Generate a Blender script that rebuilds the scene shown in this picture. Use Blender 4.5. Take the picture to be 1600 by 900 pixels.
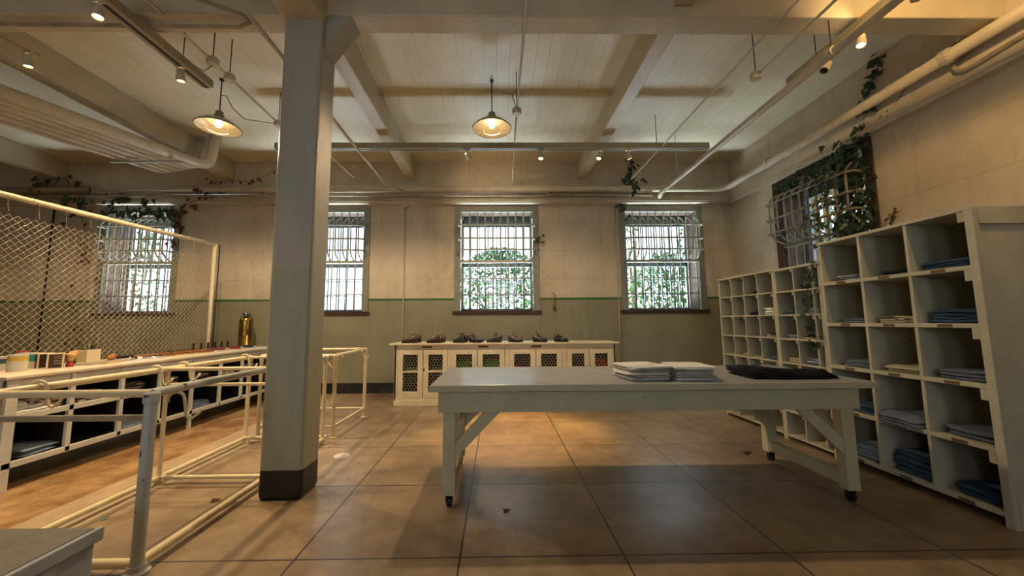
import bpy, bmesh, math, random
from mathutils import Vector, Matrix, noise
sc = bpy.context.scene
C = sc.collection
for o in list(bpy.data.objects): bpy.data.objects.remove(o)
PI = math.pi
R = math.radians

# ------------------------------------------------------------------ camera
cam_d = bpy.data.cameras.new('camera'); cam = bpy.data.objects.new('camera', cam_d); C.objects.link(cam)
yaw, pit, rol = R(-0.745), R(5.92), R(-0.378)
cy_, sy_, cp_, sp_, cr_, sr_ = math.cos(yaw), math.sin(yaw), math.cos(pit), math.sin(pit), math.cos(rol), math.sin(rol)
fw = Vector((-sy_*cp_, cy_*cp_, sp_)); rt = Vector((cy_, sy_, 0)); up = rt.cross(fw)
r2 = cr_*rt + sr_*up; u2 = -sr_*rt + cr_*up
m = Matrix((r2, u2, -fw)).transposed().to_4x4(); m.translation = Vector((0, 0, 1.45))
cam.matrix_world = m
cam_d.sensor_width = 36; cam_d.lens = 582/1600*36
cam_d.shift_x = 16/1600; cam_d.shift_y = -7/1600
cam_d.clip_start = 0.02; cam_d.clip_end = 200
sc.camera = cam

# ------------------------------------------------------------------ colour management, world, daylight
sc.view_settings.view_transform = 'Standard'
sc.view_settings.look = 'None'
sc.view_settings.gamma = 1
sc.view_settings.use_curve_mapping = False
sc.view_settings.exposure = 0.08
w = bpy.data.worlds.new('world'); sc.world = w; w.use_nodes = True
bg = w.node_tree.nodes['Background']; bg.inputs[0].default_value = (0.80, 0.90, 1.0, 1); bg.inputs[1].default_value = 3.4

def area(name, loc, aim, sx, sy, power, col):
    d = bpy.data.lights.new(name, 'AREA'); d.shape = 'RECTANGLE'; d.size = sx; d.size_y = sy
    d.energy = power; d.color = col
    o = bpy.data.objects.new(name, d); C.objects.link(o); o.location = loc
    o.rotation_euler = (Vector(aim)-Vector(loc)).to_track_quat('-Z', 'Y').to_euler()
    return o
COOL = (0.50, 0.73, 1.0)
WARM = (1.0, 0.70, 0.38)
# daylight at unseen window openings, added as cool fill from behind the camera
for x in (-3.6, 0.2):
    area('daylight_fill', (x, -5.6, 2.9), (x, 0, 1.6), 1.6, 2.0, 28, (.80, .89, 1.0))
# skylight falling in from above plus up-lights added as yard bounce to lift the ceiling, at the windows of the far and side walls
for x in (-7.6, -3.65, 0.0, 3.56):
    area('daylight_fill', (x, 9.3, 5.3), (x, 6.8, 1.6), 1.7, 1.6, 420, COOL)
    area('yard_bounce_fill', (x, 9.6, -.12), (x, 8.4, 4.0), 3.0, 1.9, 1500, (.74, .89, 1.0))
area('daylight_fill', (6.5, 5.7, 5.3), (4.0, 5.7, 1.6), 1.6, 1.6, 140, COOL)
for x in (-7.6, -3.65, 0.0, 3.56):
    area('yard_bounce_fill', (x, 9.4, 1.05), (x, 4.5, 3.9), 1.9, .9, 300, (.74, .89, 1.0))
    area('yard_bounce_fill', (x, 8.95, .75), (x, 4.5, 3.9), 1.9, .8, 230, (.74, .89, 1.0))
area('yard_bounce_fill', (6.9, 5.7, -.1), (5.8, 5.7, 4.0), 1.9, 3.0, 420, (.74, .89, 1.0))
def spot(name, loc, aim, power, size, col=WARM, blend=0.5, rad=0.05):
    d = bpy.data.lights.new(name, 'SPOT'); d.energy = power; d.color = col; d.spot_size = R(size); d.spot_blend = blend
    d.shadow_soft_size = rad
    o = bpy.data.objects.new(name, d); C.objects.link(o); o.location = loc
    o.rotation_euler = (Vector(aim)-Vector(loc)).to_track_quat('-Z', 'Y').to_euler()
    return o
P_PEND = 250      # pendant lamps
P_HEAD = 60       # track heads

# ------------------------------------------------------------------ mesh helpers
class MB:
    def __init__(s): s.v = []; s.f = []
    def add(s, vs, fs):
        n = len(s.v); s.v += [tuple(q) for q in vs]; s.f += [tuple(n+i for i in f) for f in fs]; return s
    def box(s, x0, x1, y0, y1, z0, z1, M=None):
        vs = [Vector((x, y, z)) for x in (x0, x1) for y in (y0, y1) for z in (z0, z1)]
        if M: vs = [M @ q for q in vs]
        s.add(vs, [(0,1,3,2),(4,6,7,5),(0,4,5,1),(2,3,7,6),(0,2,6,4),(1,5,7,3)])
        return s
    def beam(s, a, b, wd, h, upv=(0,0,1)):
        a = Vector(a); b = Vector(b); d = (b-a).normalized(); u = Vector(upv); r = d.cross(u).normalized(); u = r.cross(d)
        vs = [p + r*i*wd/2 + u*j*h/2 for p in (a, b) for i in (-1, 1) for j in (-1, 1)]
        s.add(vs, [(0,1,3,2),(4,6,7,5),(0,4,5,1),(2,3,7,6),(0,2,6,4),(1,5,7,3)])
        return s
    def tube(s, pts, r, n=8, closed=False, cap=True):
        pts = [Vector(p) for p in pts]; k = len(pts); rs = r if isinstance(r, (list, tuple)) else [r]*k
        t0 = (pts[1]-pts[0]).normalized(); a = t0.orthogonal().normalized(); rings = []
        for i, p in enumerate(pts):
            if closed: t = (pts[(i+1) % k]-pts[i-1]).normalized()
            elif i == 0: t = t0
            elif i == k-1: t = (pts[-1]-pts[-2]).normalized()
            else: t = ((pts[i+1]-p).normalized()+(p-pts[i-1]).normalized()).normalized()
            a = (a - t*a.dot(t)).normalized(); b = t.cross(a)
            rings.append([p + (a*math.cos(2*PI*j/n)+b*math.sin(2*PI*j/n))*rs[i] for j in range(n)])
        vs = [q for rg in rings for q in rg]; fs = []
        for i in range(k if closed else k-1):
            i2 = (i+1) % k
            for j in range(n): fs.append((i*n+j, i*n+(j+1) % n, i2*n+(j+1) % n, i2*n+j))
        if cap and not closed: fs += [tuple(range(n-1, -1, -1)), tuple((k-1)*n+j for j in range(n))]
        s.add(vs, fs); return s
    def lathe(s, prof, c=(0,0,0), n=24, axis=(0,0,1), cap=True):
        c = Vector(c); ax = Vector(axis).normalized(); a = ax.orthogonal().normalized(); b = ax.cross(a); k = len(prof)
        vs = [c + ax*z + (a*math.cos(2*PI*j/n)+b*math.sin(2*PI*j/n))*max(r, 1e-4) for r, z in prof for j in range(n)]
        fs = [(i*n+j, i*n+(j+1) % n, (i+1)*n+(j+1) % n, (i+1)*n+j) for i in range(k-1) for j in range(n)]
        if cap: fs += [tuple(range(n-1, -1, -1)), tuple((k-1)*n+j for j in range(n))]
        s.add(vs, fs); return s
    def leaf(s, p, nrm, dirv, L, wd=0.9, lobes=True):
        p = Vector(p); nrm = Vector(nrm).normalized(); d = Vector(dirv); d = (d-nrm*d.dot(nrm))
        d = d.normalized() if d.length > 1e-4 else nrm.orthogonal().normalized(); r = d.cross(nrm)
        if lobes: o = [(0,0),(.42,-.05),(.5,.25),(.30,.42),(.28,.62),(0,1),(-.28,.62),(-.30,.42),(-.5,.25),(-.42,-.05)]
        else: o = [(0,0),(.22,.2),(.28,.5),(.15,.8),(0,1),(-.15,.8),(-.28,.5),(-.22,.2)]
        vs = [p + r*x*L*wd + d*y*L + nrm*(0.10*L*(1-abs(x)*3)) for x, y in o]
        s.add(vs, [tuple(range(len(o)))]); return s

WO = {}   # world origins
def wo(o): return WO[o.name] if o.name in WO else Vector(o.location)
def obj(name, mb, mat, parent=None, smooth=False, bevel=0, loc=None, seg=2):
    me = bpy.data.meshes.new(name); vs = mb.v
    if parent is None:
        if loc is None:
            xs = [q[0] for q in vs]; ys = [q[1] for q in vs]; zs = [q[2] for q in vs]
            loc = ((min(xs)+max(xs))/2, (min(ys)+max(ys))/2, min(zs))
        org = Vector(loc)
    else: org = wo(parent)
    me.from_pydata([(q[0]-org.x, q[1]-org.y, q[2]-org.z) for q in vs], [], mb.f); me.update()
    o = bpy.data.objects.new(name, me); C.objects.link(o)
    bm = bmesh.new(); bm.from_mesh(me); bmesh.ops.recalc_face_normals(bm, faces=bm.faces[:]); bm.to_mesh(me); bm.free()
    if parent is None: o.location = org
    else: o.parent = parent
    WO[o.name] = org.copy()
    me.materials.append(mat)
    if smooth:
        for p in me.polygons: p.use_smooth = True
        if smooth == 'auto':
            try: me.set_sharp_from_angle(angle=R(40))
            except Exception: pass
    if bevel:
        md = o.modifiers.new('Bevel', 'BEVEL'); md.width = bevel; md.segments = seg; md.limit_method = 'ANGLE'
    return o
def thing(name, loc, label, cat, group=None):
    o = bpy.data.objects.new(name, None); C.objects.link(o); o.location = loc; o.empty_display_size = 0.1
    WO[o.name] = Vector(loc); return tag(o, label, cat, group)
def tag(o, label, cat, group=None):
    o['label'] = label; o['category'] = cat
    if group: o['group'] = group
    return o
def struct(name, mb, mat, **k):
    o = obj(name, mb, mat, **k); o['kind'] = 'structure'; return o
def dup(o, loc=None, rotz=None, label=None, scale=None):
    def cp(s, par):
        c = s.copy(); C.objects.link(c); c.parent = par
        for g in s.children: cp(g, c)
        return c
    c = cp(o, None)
    if loc is not None: c.location = loc
    if rotz is not None: c.rotation_euler = (0, 0, rotz)
    if scale is not None: c.scale = scale
    if label: c['label'] = label
    return c

# ------------------------------------------------------------------ materials
def srgb(h):
    if isinstance(h, str):
        c = [int(h[i:i+2], 16)/255 for i in (0, 2, 4)]
    else: c = h
    return tuple(x/12.92 if x <= 0.04045 else ((x+0.055)/1.055)**2.4 for x in c) + (1,)
class NT:
    def __init__(s, name):
        s.m = bpy.data.materials.new(name); s.m.use_nodes = True; s.t = s.m.node_tree; s.b = s.t.nodes['Principled BSDF']
    def n(s, ty, **k):
        q = s.t.nodes.new(ty)
        for a, b in k.items(): setattr(q, a, b)
        return q
    def l(s, a, b): s.t.links.new(a, b)
    def pos(s, scale=(1,1,1), world=False):
        if world: p = s.n('ShaderNodeNewGeometry').outputs['Position']
        else: p = s.n('ShaderNodeTexCoord').outputs['Object']
        mp = s.n('ShaderNodeMapping'); mp.inputs['Scale'].default_value = scale; s.l(p, mp.inputs['Vector']); return mp.outputs[0]
    def noise(s, vec, scale, detail=4, rough=0.6):
        q = s.n('ShaderNodeTexNoise'); q.inputs['Scale'].default_value = scale; q.inputs['Detail'].default_value = detail
        q.inputs['Roughness'].default_value = rough; s.l(vec, q.inputs['Vector']); return q.outputs['Fac']
    def ramp(s, fac, a, b, ca=(0,0,0,1), cb=(1,1,1,1)):
        q = s.n('ShaderNodeValToRGB'); q.color_ramp.elements[0].position = a; q.color_ramp.elements[1].position = b
        q.color_ramp.elements[0].color = ca; q.color_ramp.elements[1].color = cb; s.l(fac, q.inputs[0]); return q.outputs[0]
    def mix(s, fac, a, b, mode='MIX'):
        q = s.n('ShaderNodeMix', data_type='RGBA', blend_type=mode)
        for v, i in ((fac, 0), (a, 6), (b, 7)):
            if hasattr(v, 'links'): s.l(v, q.inputs[i])
            else: q.inputs[i].default_value = v
        return q.outputs[2]
    def math(s, op, a, b=None, clamp=False):
        q = s.n('ShaderNodeMath', operation=op); q.use_clamp = clamp
        for v, i in ((a, 0), (b, 1)):
            if v is None: continue
            if hasattr(v, 'links'): s.l(v, q.inputs[i])
            else: q.inputs[i].default_value = v
        return q.outputs[0]
    def bump(s, h, strength=0.3, dist=0.01):
        q = s.n('ShaderNodeBump'); q.inputs['Strength'].default_value = strength; q.inputs['Distance'].default_value = dist
        s.l(h, q.inputs['Height']); s.l(q.outputs[0], s.b.inputs['Normal'])
def paint(name, col, rough=0.5, var=0.18, chip=0.0, chipcol='2a1c12', scale=3.0, bump=0.15, metal=0.0, bscale=40, spec=0.5, grime=None, streak=False):
    t = NT(name); v = t.pos(world=True)
    c = srgb(col); dk = tuple(x*(1-var*1.6) for x in c[:3])+(1,); lt = tuple(min(1, x*(1+var*.5)) for x in c[:3])+(1,)
    n1 = t.noise(v, scale, 6, 0.65); base = t.mix(t.ramp(n1, 0.3, 0.7), dk, lt)
    if streak:
        v2 = t.pos((9, 9, 0.7), world=True); base = t.mix(t.math('MULTIPLY', t.ramp(t.noise(v2, 2.0, 5), 0.45, 0.75), 0.35), base, dk)
    if grime: base = t.mix(t.math('MULTIPLY', t.ramp(t.noise(v, scale*2.3, 8, 0.75), 0.55, 0.75), 0.5), base, srgb(grime))
    if chip > 0:
        n2 = t.noise(v, 14, 8, 0.7); a = 0.72-0.12*chip; base = t.mix(t.ramp(n2, a, a+0.02), base, srgb(chipcol))
    t.l(base, t.b.inputs['Base Color']); t.b.inputs['Roughness'].default_value = rough; t.b.inputs['Metallic'].default_value = metal
    t.b.inputs['Specular IOR Level'].default_value = spec
    if bump: t.bump(t.noise(v, bscale, 5, 0.6), bump, 0.004)
    return t.m
def flat(name, col, rough=0.5, metal=0.0, emit=None, es=0):
    t = NT(name); v = t.pos(world=True); c = srgb(col)
    t.l(t.mix(t.noise(v, 25, 3), tuple(x*.85 for x in c[:3])+(1,), c), t.b.inputs['Base Color'])
    t.b.inputs['Roughness'].default_value = rough; t.b.inputs['Metallic'].default_value = metal
    if emit: t.b.inputs['Emission Color'].default_value = srgb(emit); t.b.inputs['Emission Strength'].default_value = es
    return t.m
def cloth(name, col, col2=None, stripes=0, weave=220):
    t = NT(name); v = t.pos(world=True); c = srgb(col); b = t.mix(t.ramp(t.noise(v, 9, 5), 0.3, 0.7), tuple(x*.6 for x in c[:3])+(1,), c)
    if stripes:
        q = t.n('ShaderNodeTexWave'); q.inputs['Scale'].default_value = stripes; q.inputs['Distortion'].default_value = 3; t.l(v, q.inputs['Vector'])
        b = t.mix(t.ramp(q.outputs['Fac'], 0.45, 0.55), b, srgb(col2))
    t.l(b, t.b.inputs['Base Color']); t.b.inputs['Roughness'].default_value = 0.9; t.b.inputs['Specular IOR Level'].default_value = 0.15
    t.bump(t.noise(v, weave, 2), 0.25, 0.002); return t.m

def wall_mat():
    t = NT('wall_paint'); v = t.pos(world=True)
    sp = t.n('ShaderNodeSeparateXYZ'); t.l(v, sp.inputs[0]); z = sp.outputs[2]
    n1 = t.noise(v, 0.9, 7, 0.65); up_c = t.mix(t.ramp(n1, 0.3, 0.72), srgb('b5a78e'), srgb('d3c7b0'))
    v2 = t.pos((6, 6, 0.5), world=True); n2 = t.noise(v2, 1.5, 6, 0.7)
    up_c = t.mix(t.math('MULTIPLY', t.ramp(n2, 0.52, 0.8), 0.5), up_c, srgb('9a8468'))
    lo_c = t.mix(t.ramp(n1, 0.3, 0.72), srgb('7f7b62'), srgb('969278'))
    lo_c = t.mix(t.math('MULTIPLY', t.ramp(n2, 0.5, 0.8), 0.5), lo_c, srgb('706a52'))
    isup = t.math('GREATER_THAN', z, 1.94)
    c = t.mix(isup, lo_c, up_c)
    st = t.math('LESS_THAN', t.math('ABSOLUTE', t.math('SUBTRACT', z, 1.94)), 0.024)
    c = t.mix(st, c, srgb('2f6326'))
    bk = t.math('LESS_THAN', z, 0.215); c = t.mix(bk, c, srgb('17171a'))
    # formwork seams of the cast concrete
    fr = t.math('FRACT', t.math('DIVIDE', t.math('ADD', z, 0.12), 0.62)); sm = t.math('LESS_THAN', fr, 0.012)
    c = t.mix(t.math('MULTIPLY', sm, 0.35), c, srgb('5a4d3a'))
    nst = t.noise(v, 5.5, 9, 0.8); c = t.mix(t.ramp(nst, 0.68, 0.74), c, srgb('6b5035'))
    big = t.noise(t.pos((1, 1, .6), world=True), 1.1, 9, 0.8); c = t.mix(t.math('MULTIPLY', t.ramp(big, .52, .66), .35), c, srgb('7d6c50'))
    t.l(c, t.b.inputs['Base Color']); t.b.inputs['Roughness'].default_value = 0.55
    h = t.math('ADD', t.noise(v, 14, 6), t.math('MULTIPLY', sm, -1.5)); t.bump(h, 0.35, 0.01)
    return t.m
def ceil_mat():
    t = NT('ceiling_paint'); v = t.pos(world=True)
    sp = t.n('ShaderNodeSeparateXYZ'); t.l(v, sp.inputs[0]); x, y = sp.outputs[0], sp.outputs[1]
    n1 = t.noise(v, 0.7, 7, 0.65); c = t.mix(t.ramp(n1, 0.3, 0.7), srgb('cabf9f'), srgb('e2d8be'))
    n0 = t.noise(t.pos((0.2, 1, 1), world=True), 9, 6, 0.7)
    c = t.mix(t.ramp(n0, 0.70, 0.74), c, srgb('5d5238'))
    xx = t.math('DIVIDE', x, 0.17); fr = t.math('FRACT', xx); ln = t.math('LESS_THAN', fr, 0.045)
    mask = t.ramp(t.noise(t.pos((1, 0.35, 1), world=True), 1.3, 3), 0.36, 0.48)
    lm = t.math('MULTIPLY', ln, mask)
    c = t.mix(t.math('MULTIPLY', lm, 0.75), c, srgb('efe4c8'))
    ln2 = t.math('MULTIPLY', t.math('LESS_THAN', t.math('ABSOLUTE', t.math('SUBTRACT', fr, 0.08)), 0.02), mask); c = t.mix(t.math('MULTIPLY', ln2, 0.6), c, srgb('7d7256'))
    t.l(c, t.b.inputs['Base Color']); t.b.inputs['Roughness'].default_value = 0.38
    wn = t.n('ShaderNodeTexWhiteNoise', noise_dimensions='1D'); t.l(t.math('FLOOR', xx), wn.inputs['W'])
    h = t.math('ADD', t.math('MULTIPLY', lm, 1.6), t.math('ADD', t.math('MULTIPLY', t.noise(v, 30, 6), 0.9), t.math('MULTIPLY', wn.outputs[0], 0.5)))
    t.bump(h, 0.6, 0.01); return t.m
def floor_mat():
    t = NT('floor_concrete'); v = t.pos(world=True)
    sp = t.n('ShaderNodeSeparateXYZ'); t.l(v, sp.inputs[0]); x, y = sp.outputs[0], sp.outputs[1]
    def joint(c, off, per, wd):
        f = t.math('FRACT', t.math('DIVIDE', t.math('ADD', c, off), per)); return t.math('LESS_THAN', f, wd)
    j = t.math('MAXIMUM', joint(x, 1.264+10*1.02, 1.02, 0.012), joint(y, -3.515+10*1.045, 1.045, 0.012))
    right = t.math('GREATER_THAN', x, -3.3); j = t.math('MULTIPLY', j, right)
    n1 = t.noise(v, 0.8, 8, 0.68); n2 = t.noise(v, 4.5, 8, 0.75)
    c = t.mix(t.ramp(n1, 0.32, 0.68), srgb('6f5c45'), srgb('b0997a'))
    c = t.mix(t.math('MULTIPLY', t.ramp(n2, 0.42, 0.68), 0.5), c, srgb('544636'))
    fx = t.math('FLOOR', t.math('DIVIDE', t.math('ADD', x, 11.464), 1.02)); fy = t.math('FLOOR', t.math('DIVIDE', t.math('ADD', y, 6.935), 1.045))
    wn = t.n('ShaderNodeTexWhiteNoise', noise_dimensions='1D'); t.l(t.math('ADD', t.math('MULTIPLY', fx, 7.3), t.math('MULTIPLY', fy, 3.1)), wn.inputs['W'])
    c = t.mix(t.math('MULTIPLY', wn.outputs[0], 0.22), c, srgb('6b5a4a'))
    rough_l = t.mix(t.ramp(t.noise(v, 2.2, 9, 0.78), 0.42, 0.62), srgb('7a5836'), srgb('b08e62'))
    c = t.mix(right, rough_l, c)
    cb = t.math('MULTIPLY', t.math('GREATER_THAN', x, -3.52), t.math('LESS_THAN', x, -3.0)); c = t.mix(t.math('MULTIPLY', cb, 0.55), c, srgb('b8a88c'))
    sp3 = t.noise(v, 26, 4, 0.6); c = t.mix(t.ramp(sp3, 0.76, 0.79), c, srgb('2e241b'))
    c = t.mix(j, c, srgb('2f2720'))
    t.l(c, t.b.inputs['Base Color'])
    t.l(t.ramp(n1, 0.3, 0.7, (0.42,)*3+(1,), (0.24,)*3+(1,)), t.b.inputs['Roughness'])
    t.bump(t.math('ADD', t.math('MULTIPLY', j, -2.0), t.math('MULTIPLY', t.noise(v, 3.0, 3, 0.5), 0.5)), 0.2, 0.006); return t.m
M_WALL = wall_mat(); M_CEIL = ceil_mat(); M_FLOOR = floor_mat()
M_BEAM = paint('beam_paint', 'c6b99c', 0.4, 0.14, scale=2, bump=0.7, bscale=18)
def column_mat():
    t = NT('column_paint'); v = t.pos(world=True)
    sp = t.n('ShaderNodeSeparateXYZ'); t.l(v, sp.inputs[0]); z = sp.outputs[2]
    n1 = t.noise(t.pos((4, 4, 0.6), world=True), 1.6, 6); a = t.mix(n1, srgb('948e7c'), srgb('b3ac9b')); b = t.mix(n1, srgb('8d8c77'), srgb('a9a791'))
    c = t.mix(t.math('GREATER_THAN', z, 1.92), b, a); c = t.mix(t.math('LESS_THAN', z, 0.24), c, srgb('121317'))
    t.l(c, t.b.inputs['Base Color']); t.b.inputs['Roughness'].default_value = 0.32
    t.bump(t.noise(v, 22, 7, 0.7), 0.7, 0.012); return t.m
M_COL = column_mat()
M_CREAM = paint('cream_cabinet_paint', 'e6d9b6', 0.42, 0.12, chip=0.25, scale=4, streak=True)
M_SHELF = paint('pale_shelf_paint', 'bbb7a0', 0.38, 0.12, chip=0.35, scale=3, streak=True)
M_SHELFIN = paint('shelf_back_paint', 'aaa78f', 0.4, 0.15, scale=2.5)
M_TABLE = paint('table_paint', 'beb796', 0.42, 0.10, chip=0.45, scale=4, streak=True)
M_TOP = paint('table_top_paint', 'a6a8ad', 0.24, 0.10, scale=2.5, grime='8b8068')  # bluish base stands in for the cool window reflection; grime is real
M_BENCHTOP = paint('bench_top_paint', 'cbbda6', 0.4, 0.12, scale=3, grime='8a7458')
M_BENCH = paint('bench_paint', 'c4c4bc', 0.42, 0.12, chip=0.3, scale=3)
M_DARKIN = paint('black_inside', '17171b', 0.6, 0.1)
M_RAIL = paint('rail_paint', 'd6c7a2', 0.35, 0.10, chip=0.35, scale=6)
M_POST = paint('rail_post_paint', 'b4b6b2', 0.35, 0.10, chip=0.95, scale=6)
M_PIPE = paint('pipe_paint', 'c8bb9f', 0.42, 0.15, chip=0.15, scale=3)
M_PIPED = paint('weathered_pipe', 'a99a7c', 0.5, 0.3, chip=0.5, chipcol='5a3a22', scale=5)
M_TRACK = paint('track_paint', 'a09679', 0.45, 0.08)
M_BLACK = flat('black_metal', '141312', 0.5)
M_RUBBER = flat('black_rubber', '0e0e10', 0.6)
M_GRILLE = paint('grille_paint', 'aaa795', 0.45, 0.2, chip=0.5, chipcol='4a2f1c', scale=9)
M_GRILLE_RUST = paint('rusty_grille_paint', '8d8066', 0.6, 0.3, chip=0.9, chipcol='47301f', scale=9)
M_FRAME = paint('window_frame_paint', '87887a', 0.5, 0.15, chip=0.5, chipcol='4b3220', scale=5)
M_RUST = paint('rusty_sill', '4a3222', 0.8, 0.4, scale=14)
M_SASH = paint('steel_sash', '6f7f86', 0.5, 0.25, scale=9)
M_BRICK = paint('brick_reveal', '5b4638', 0.9, 0.5, scale=7)
M_WIRE = flat('galvanised_wire', 'b8a988', 0.45, 0.2)
M_NET = flat('poultry_wire', 'd2c6a4', 0.5)
M_CHROME = flat('chrome', 'c9c9c6', 0.18, 1.0)
M_BRASS = flat('brass', 'b08d45', 0.22, 1.0)
M_LEAF = paint('ivy_leaf_green', '2c4424', 0.5, 0.5, scale=20, bump=0)
M_LEAFD = paint('dried_leaf', '5b3a1f', 0.8, 0.4, scale=20, bump=0)
M_STEM = flat('vine_stem', '5a4430', 0.8)
M_BULB = flat('lit_bulb', 'fff0d0', 0.4, emit='ffdca0', es=14)
M_SHADE = paint('enamel_shade', '8a8064', 0.35, 0.08)
M_SHADEIN = flat('shade_inside', 'e9dcc0', 0.35)

# ------------------------------------------------------------------ setting
YB = 7.93; XR = 5.12; XL = -11.3; ZC = 4.90; YF = -5.0
def P3(a, b, ax):    # helper for walls along x ('y' faces) or along y
    return a, b
def wall_with_openings(u0, u1, z0, z1, ops, put):
    us = sorted({u0, u1, *[o[0] for o in ops], *[o[1] for o in ops]})
    for a, b in zip(us[:-1], us[1:]):
        op = [o for o in ops if o[0] <= a+1e-6 and o[1] >= b-1e-6]
        if op: put(a, b, z0, op[0][2]); put(a, b, op[0][3], z1)
        else: put(a, b, z0, z1)
SILL, HEAD = 1.66, 3.93
WX = [(-8.45, -6.80), (-4.52, -2.74), (-0.90, 0.90), (2.68, 4.49)]
mb = MB(); wall_with_openings(XL-.4, XR+.4, -.1, ZC, [(a, b, SILL, HEAD) for a, b in WX], lambda a, b, c, d: mb.box(a, b, YB, YB+.65, c, d))
struct('wall_back', mb, M_WALL)
mb = MB(); wall_with_openings(YF-.4, YB, -.1, ZC, [(4.80, 6.60, SILL, HEAD)], lambda a, b, c, d: mb.box(XR, XR+.65, a, b, c, d))
struct('wall_right', mb, M_WALL)
mb = MB().box(XL-.4, XL, YF-.4, YB, -.1, ZC); struct('wall_left', mb, M_WALL)
mb = MB(); wall_with_openings(XL-.4, XR+.4, -.1, ZC, [(-4.5, -2.7, 1.8, 4.0), (-.7, 1.1, 1.8, 4.0)], lambda a, b, c, d: mb.box(a, b, YF-.4, YF, c, d))
struct('wall_front', mb, M_WALL)
struct('floor', MB().box(XL-.4, XR+.65, YF-.4, YB+.65, -.3, 0), M_FLOOR)
struct('ceiling', MB().box(XL-.4, XR+.4, YF-.4, YB+.65, ZC, ZC+.25), M_CEIL)
# thickened band round the top of the walls
struct('trim_1', MB().box(XL, XR, YB-.20, YB, 3.985, ZC), M_WALL)
struct('trim_2', MB().box(XR-.10, XR, YF, YB-.20, 3.95, ZC), M_WALL)
# beams
mb = MB().box(XL, XR, 3.31, 3.54, 4.39, ZC); struct('trim_3', mb, M_BEAM, bevel=0.012)
for i, (xa, xb) in enumerate([(-9.30, -9.08), (-5.76, -5.56), (-1.92, -1.73), (1.735, 1.92)]):
    struct('trim_%d' % (4+i), MB().box(xa, xb, 3.54, YB-.2, 4.50, ZC), M_BEAM, bevel=0.010)
for i, (xa, xb) in enumerate([(-5.76, -5.56), (1.735, 1.92)]):
    struct('trim_%d' % (11+i), MB().box(xa, xb, YF, 3.31, 4.50, ZC), M_BEAM, bevel=0.010)
struct('trim_8', MB().box(-1.99, -1.62, YF, 3.31, 4.29, ZC), M_BEAM, bevel=0.015)
# column with a flared head
mb = MB().box(-1.985, -1.625, 3.25, 3.56, 0, 4.39)
o = struct('trim_9', mb, M_COL, bevel=0.035, seg=3)
mb = MB(); 
vs = [(-1.63, y, z) for y in (3.31, 3.54) for z in (4.05, 4.39)] + [(-1.38, y, 4.39) for y in (3.31, 3.54)]
mb.add(vs, [(0,1,4),(2,5,3),(0,4,5,2),(0,2,3,1),(1,3,5,4)]); struct('trim_10', mb, M_COL)

# ------------------------------------------------------------------ windows
def window(n, u0, u1, side, plane):
    """side 'b' = far wall (u is x), 'r' = side wall (u is y)"""
    def bx(mb, a0, a1, d0, d1, z0, z1):   # d = depth from the room face outwards
        if side == 'b': mb.box(a0, a1, plane+d0, plane+d1, z0, z1)
        else: mb.box(plane+d0, plane+d1, a0, a1, z0, z1)
    fr = MB()
    bx(fr, u0-.01, u0+.12, -.025, .06, SILL, HEAD+.02); bx(fr, u1-.12, u1+.01, -.025, .06, SILL, HEAD+.02)
    bx(fr, u0+.12, u1-.12, -.025, .06, HEAD-.09, HEAD+.02)
    root = struct('window_%d' % n, fr, M_FRAME if side == 'b' else M_RUST, bevel=0.004)
    s = MB(); bx(s, u0-.04, u1+.04, -.05, .20, SILL-.035, SILL+.03); obj('window_sill', s, M_RUST, root, bevel=.006)
    s = MB(); bx(s, u0+.0, u0+.06, .06, .64, SILL, HEAD); bx(s, u1-.06, u1, .06, .64, SILL, HEAD); bx(s, u0+.06, u1-.06, .06, .64, HEAD-.06, HEAD); bx(s, u0+.06, u1-.06, .2, .64, SILL-.02, SILL+.05)
    obj('window_reveal', s, M_BRICK, root)
    s = MB(); a, b = u0+.10, u1-.10
    bx(s, a, a+.045, .50, .55, SILL+.04, HEAD-.06); bx(s, b-.045, b, .50, .55, SILL+.04, HEAD-.06)
    bx(s, a, b, .50, .55, HEAD-.30, HEAD-.06); bx(s, a, b, .50, .56, 2.70, 2.79); bx(s, a, b, .50, .55, SILL+.03, SILL+.09)
    for k in range(1, 8):
        x = a+(b-a)*k/8; bx(s, x-.011, x+.011, .51, .54, SILL+.05, HEAD-.2)
    for z in (2.05, 2.38, 3.1, 3.38): bx(s, a, b, .51, .535, z-.009, z+.009)
    obj('window_sash', s, M_SASH, root)
    return root
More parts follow.
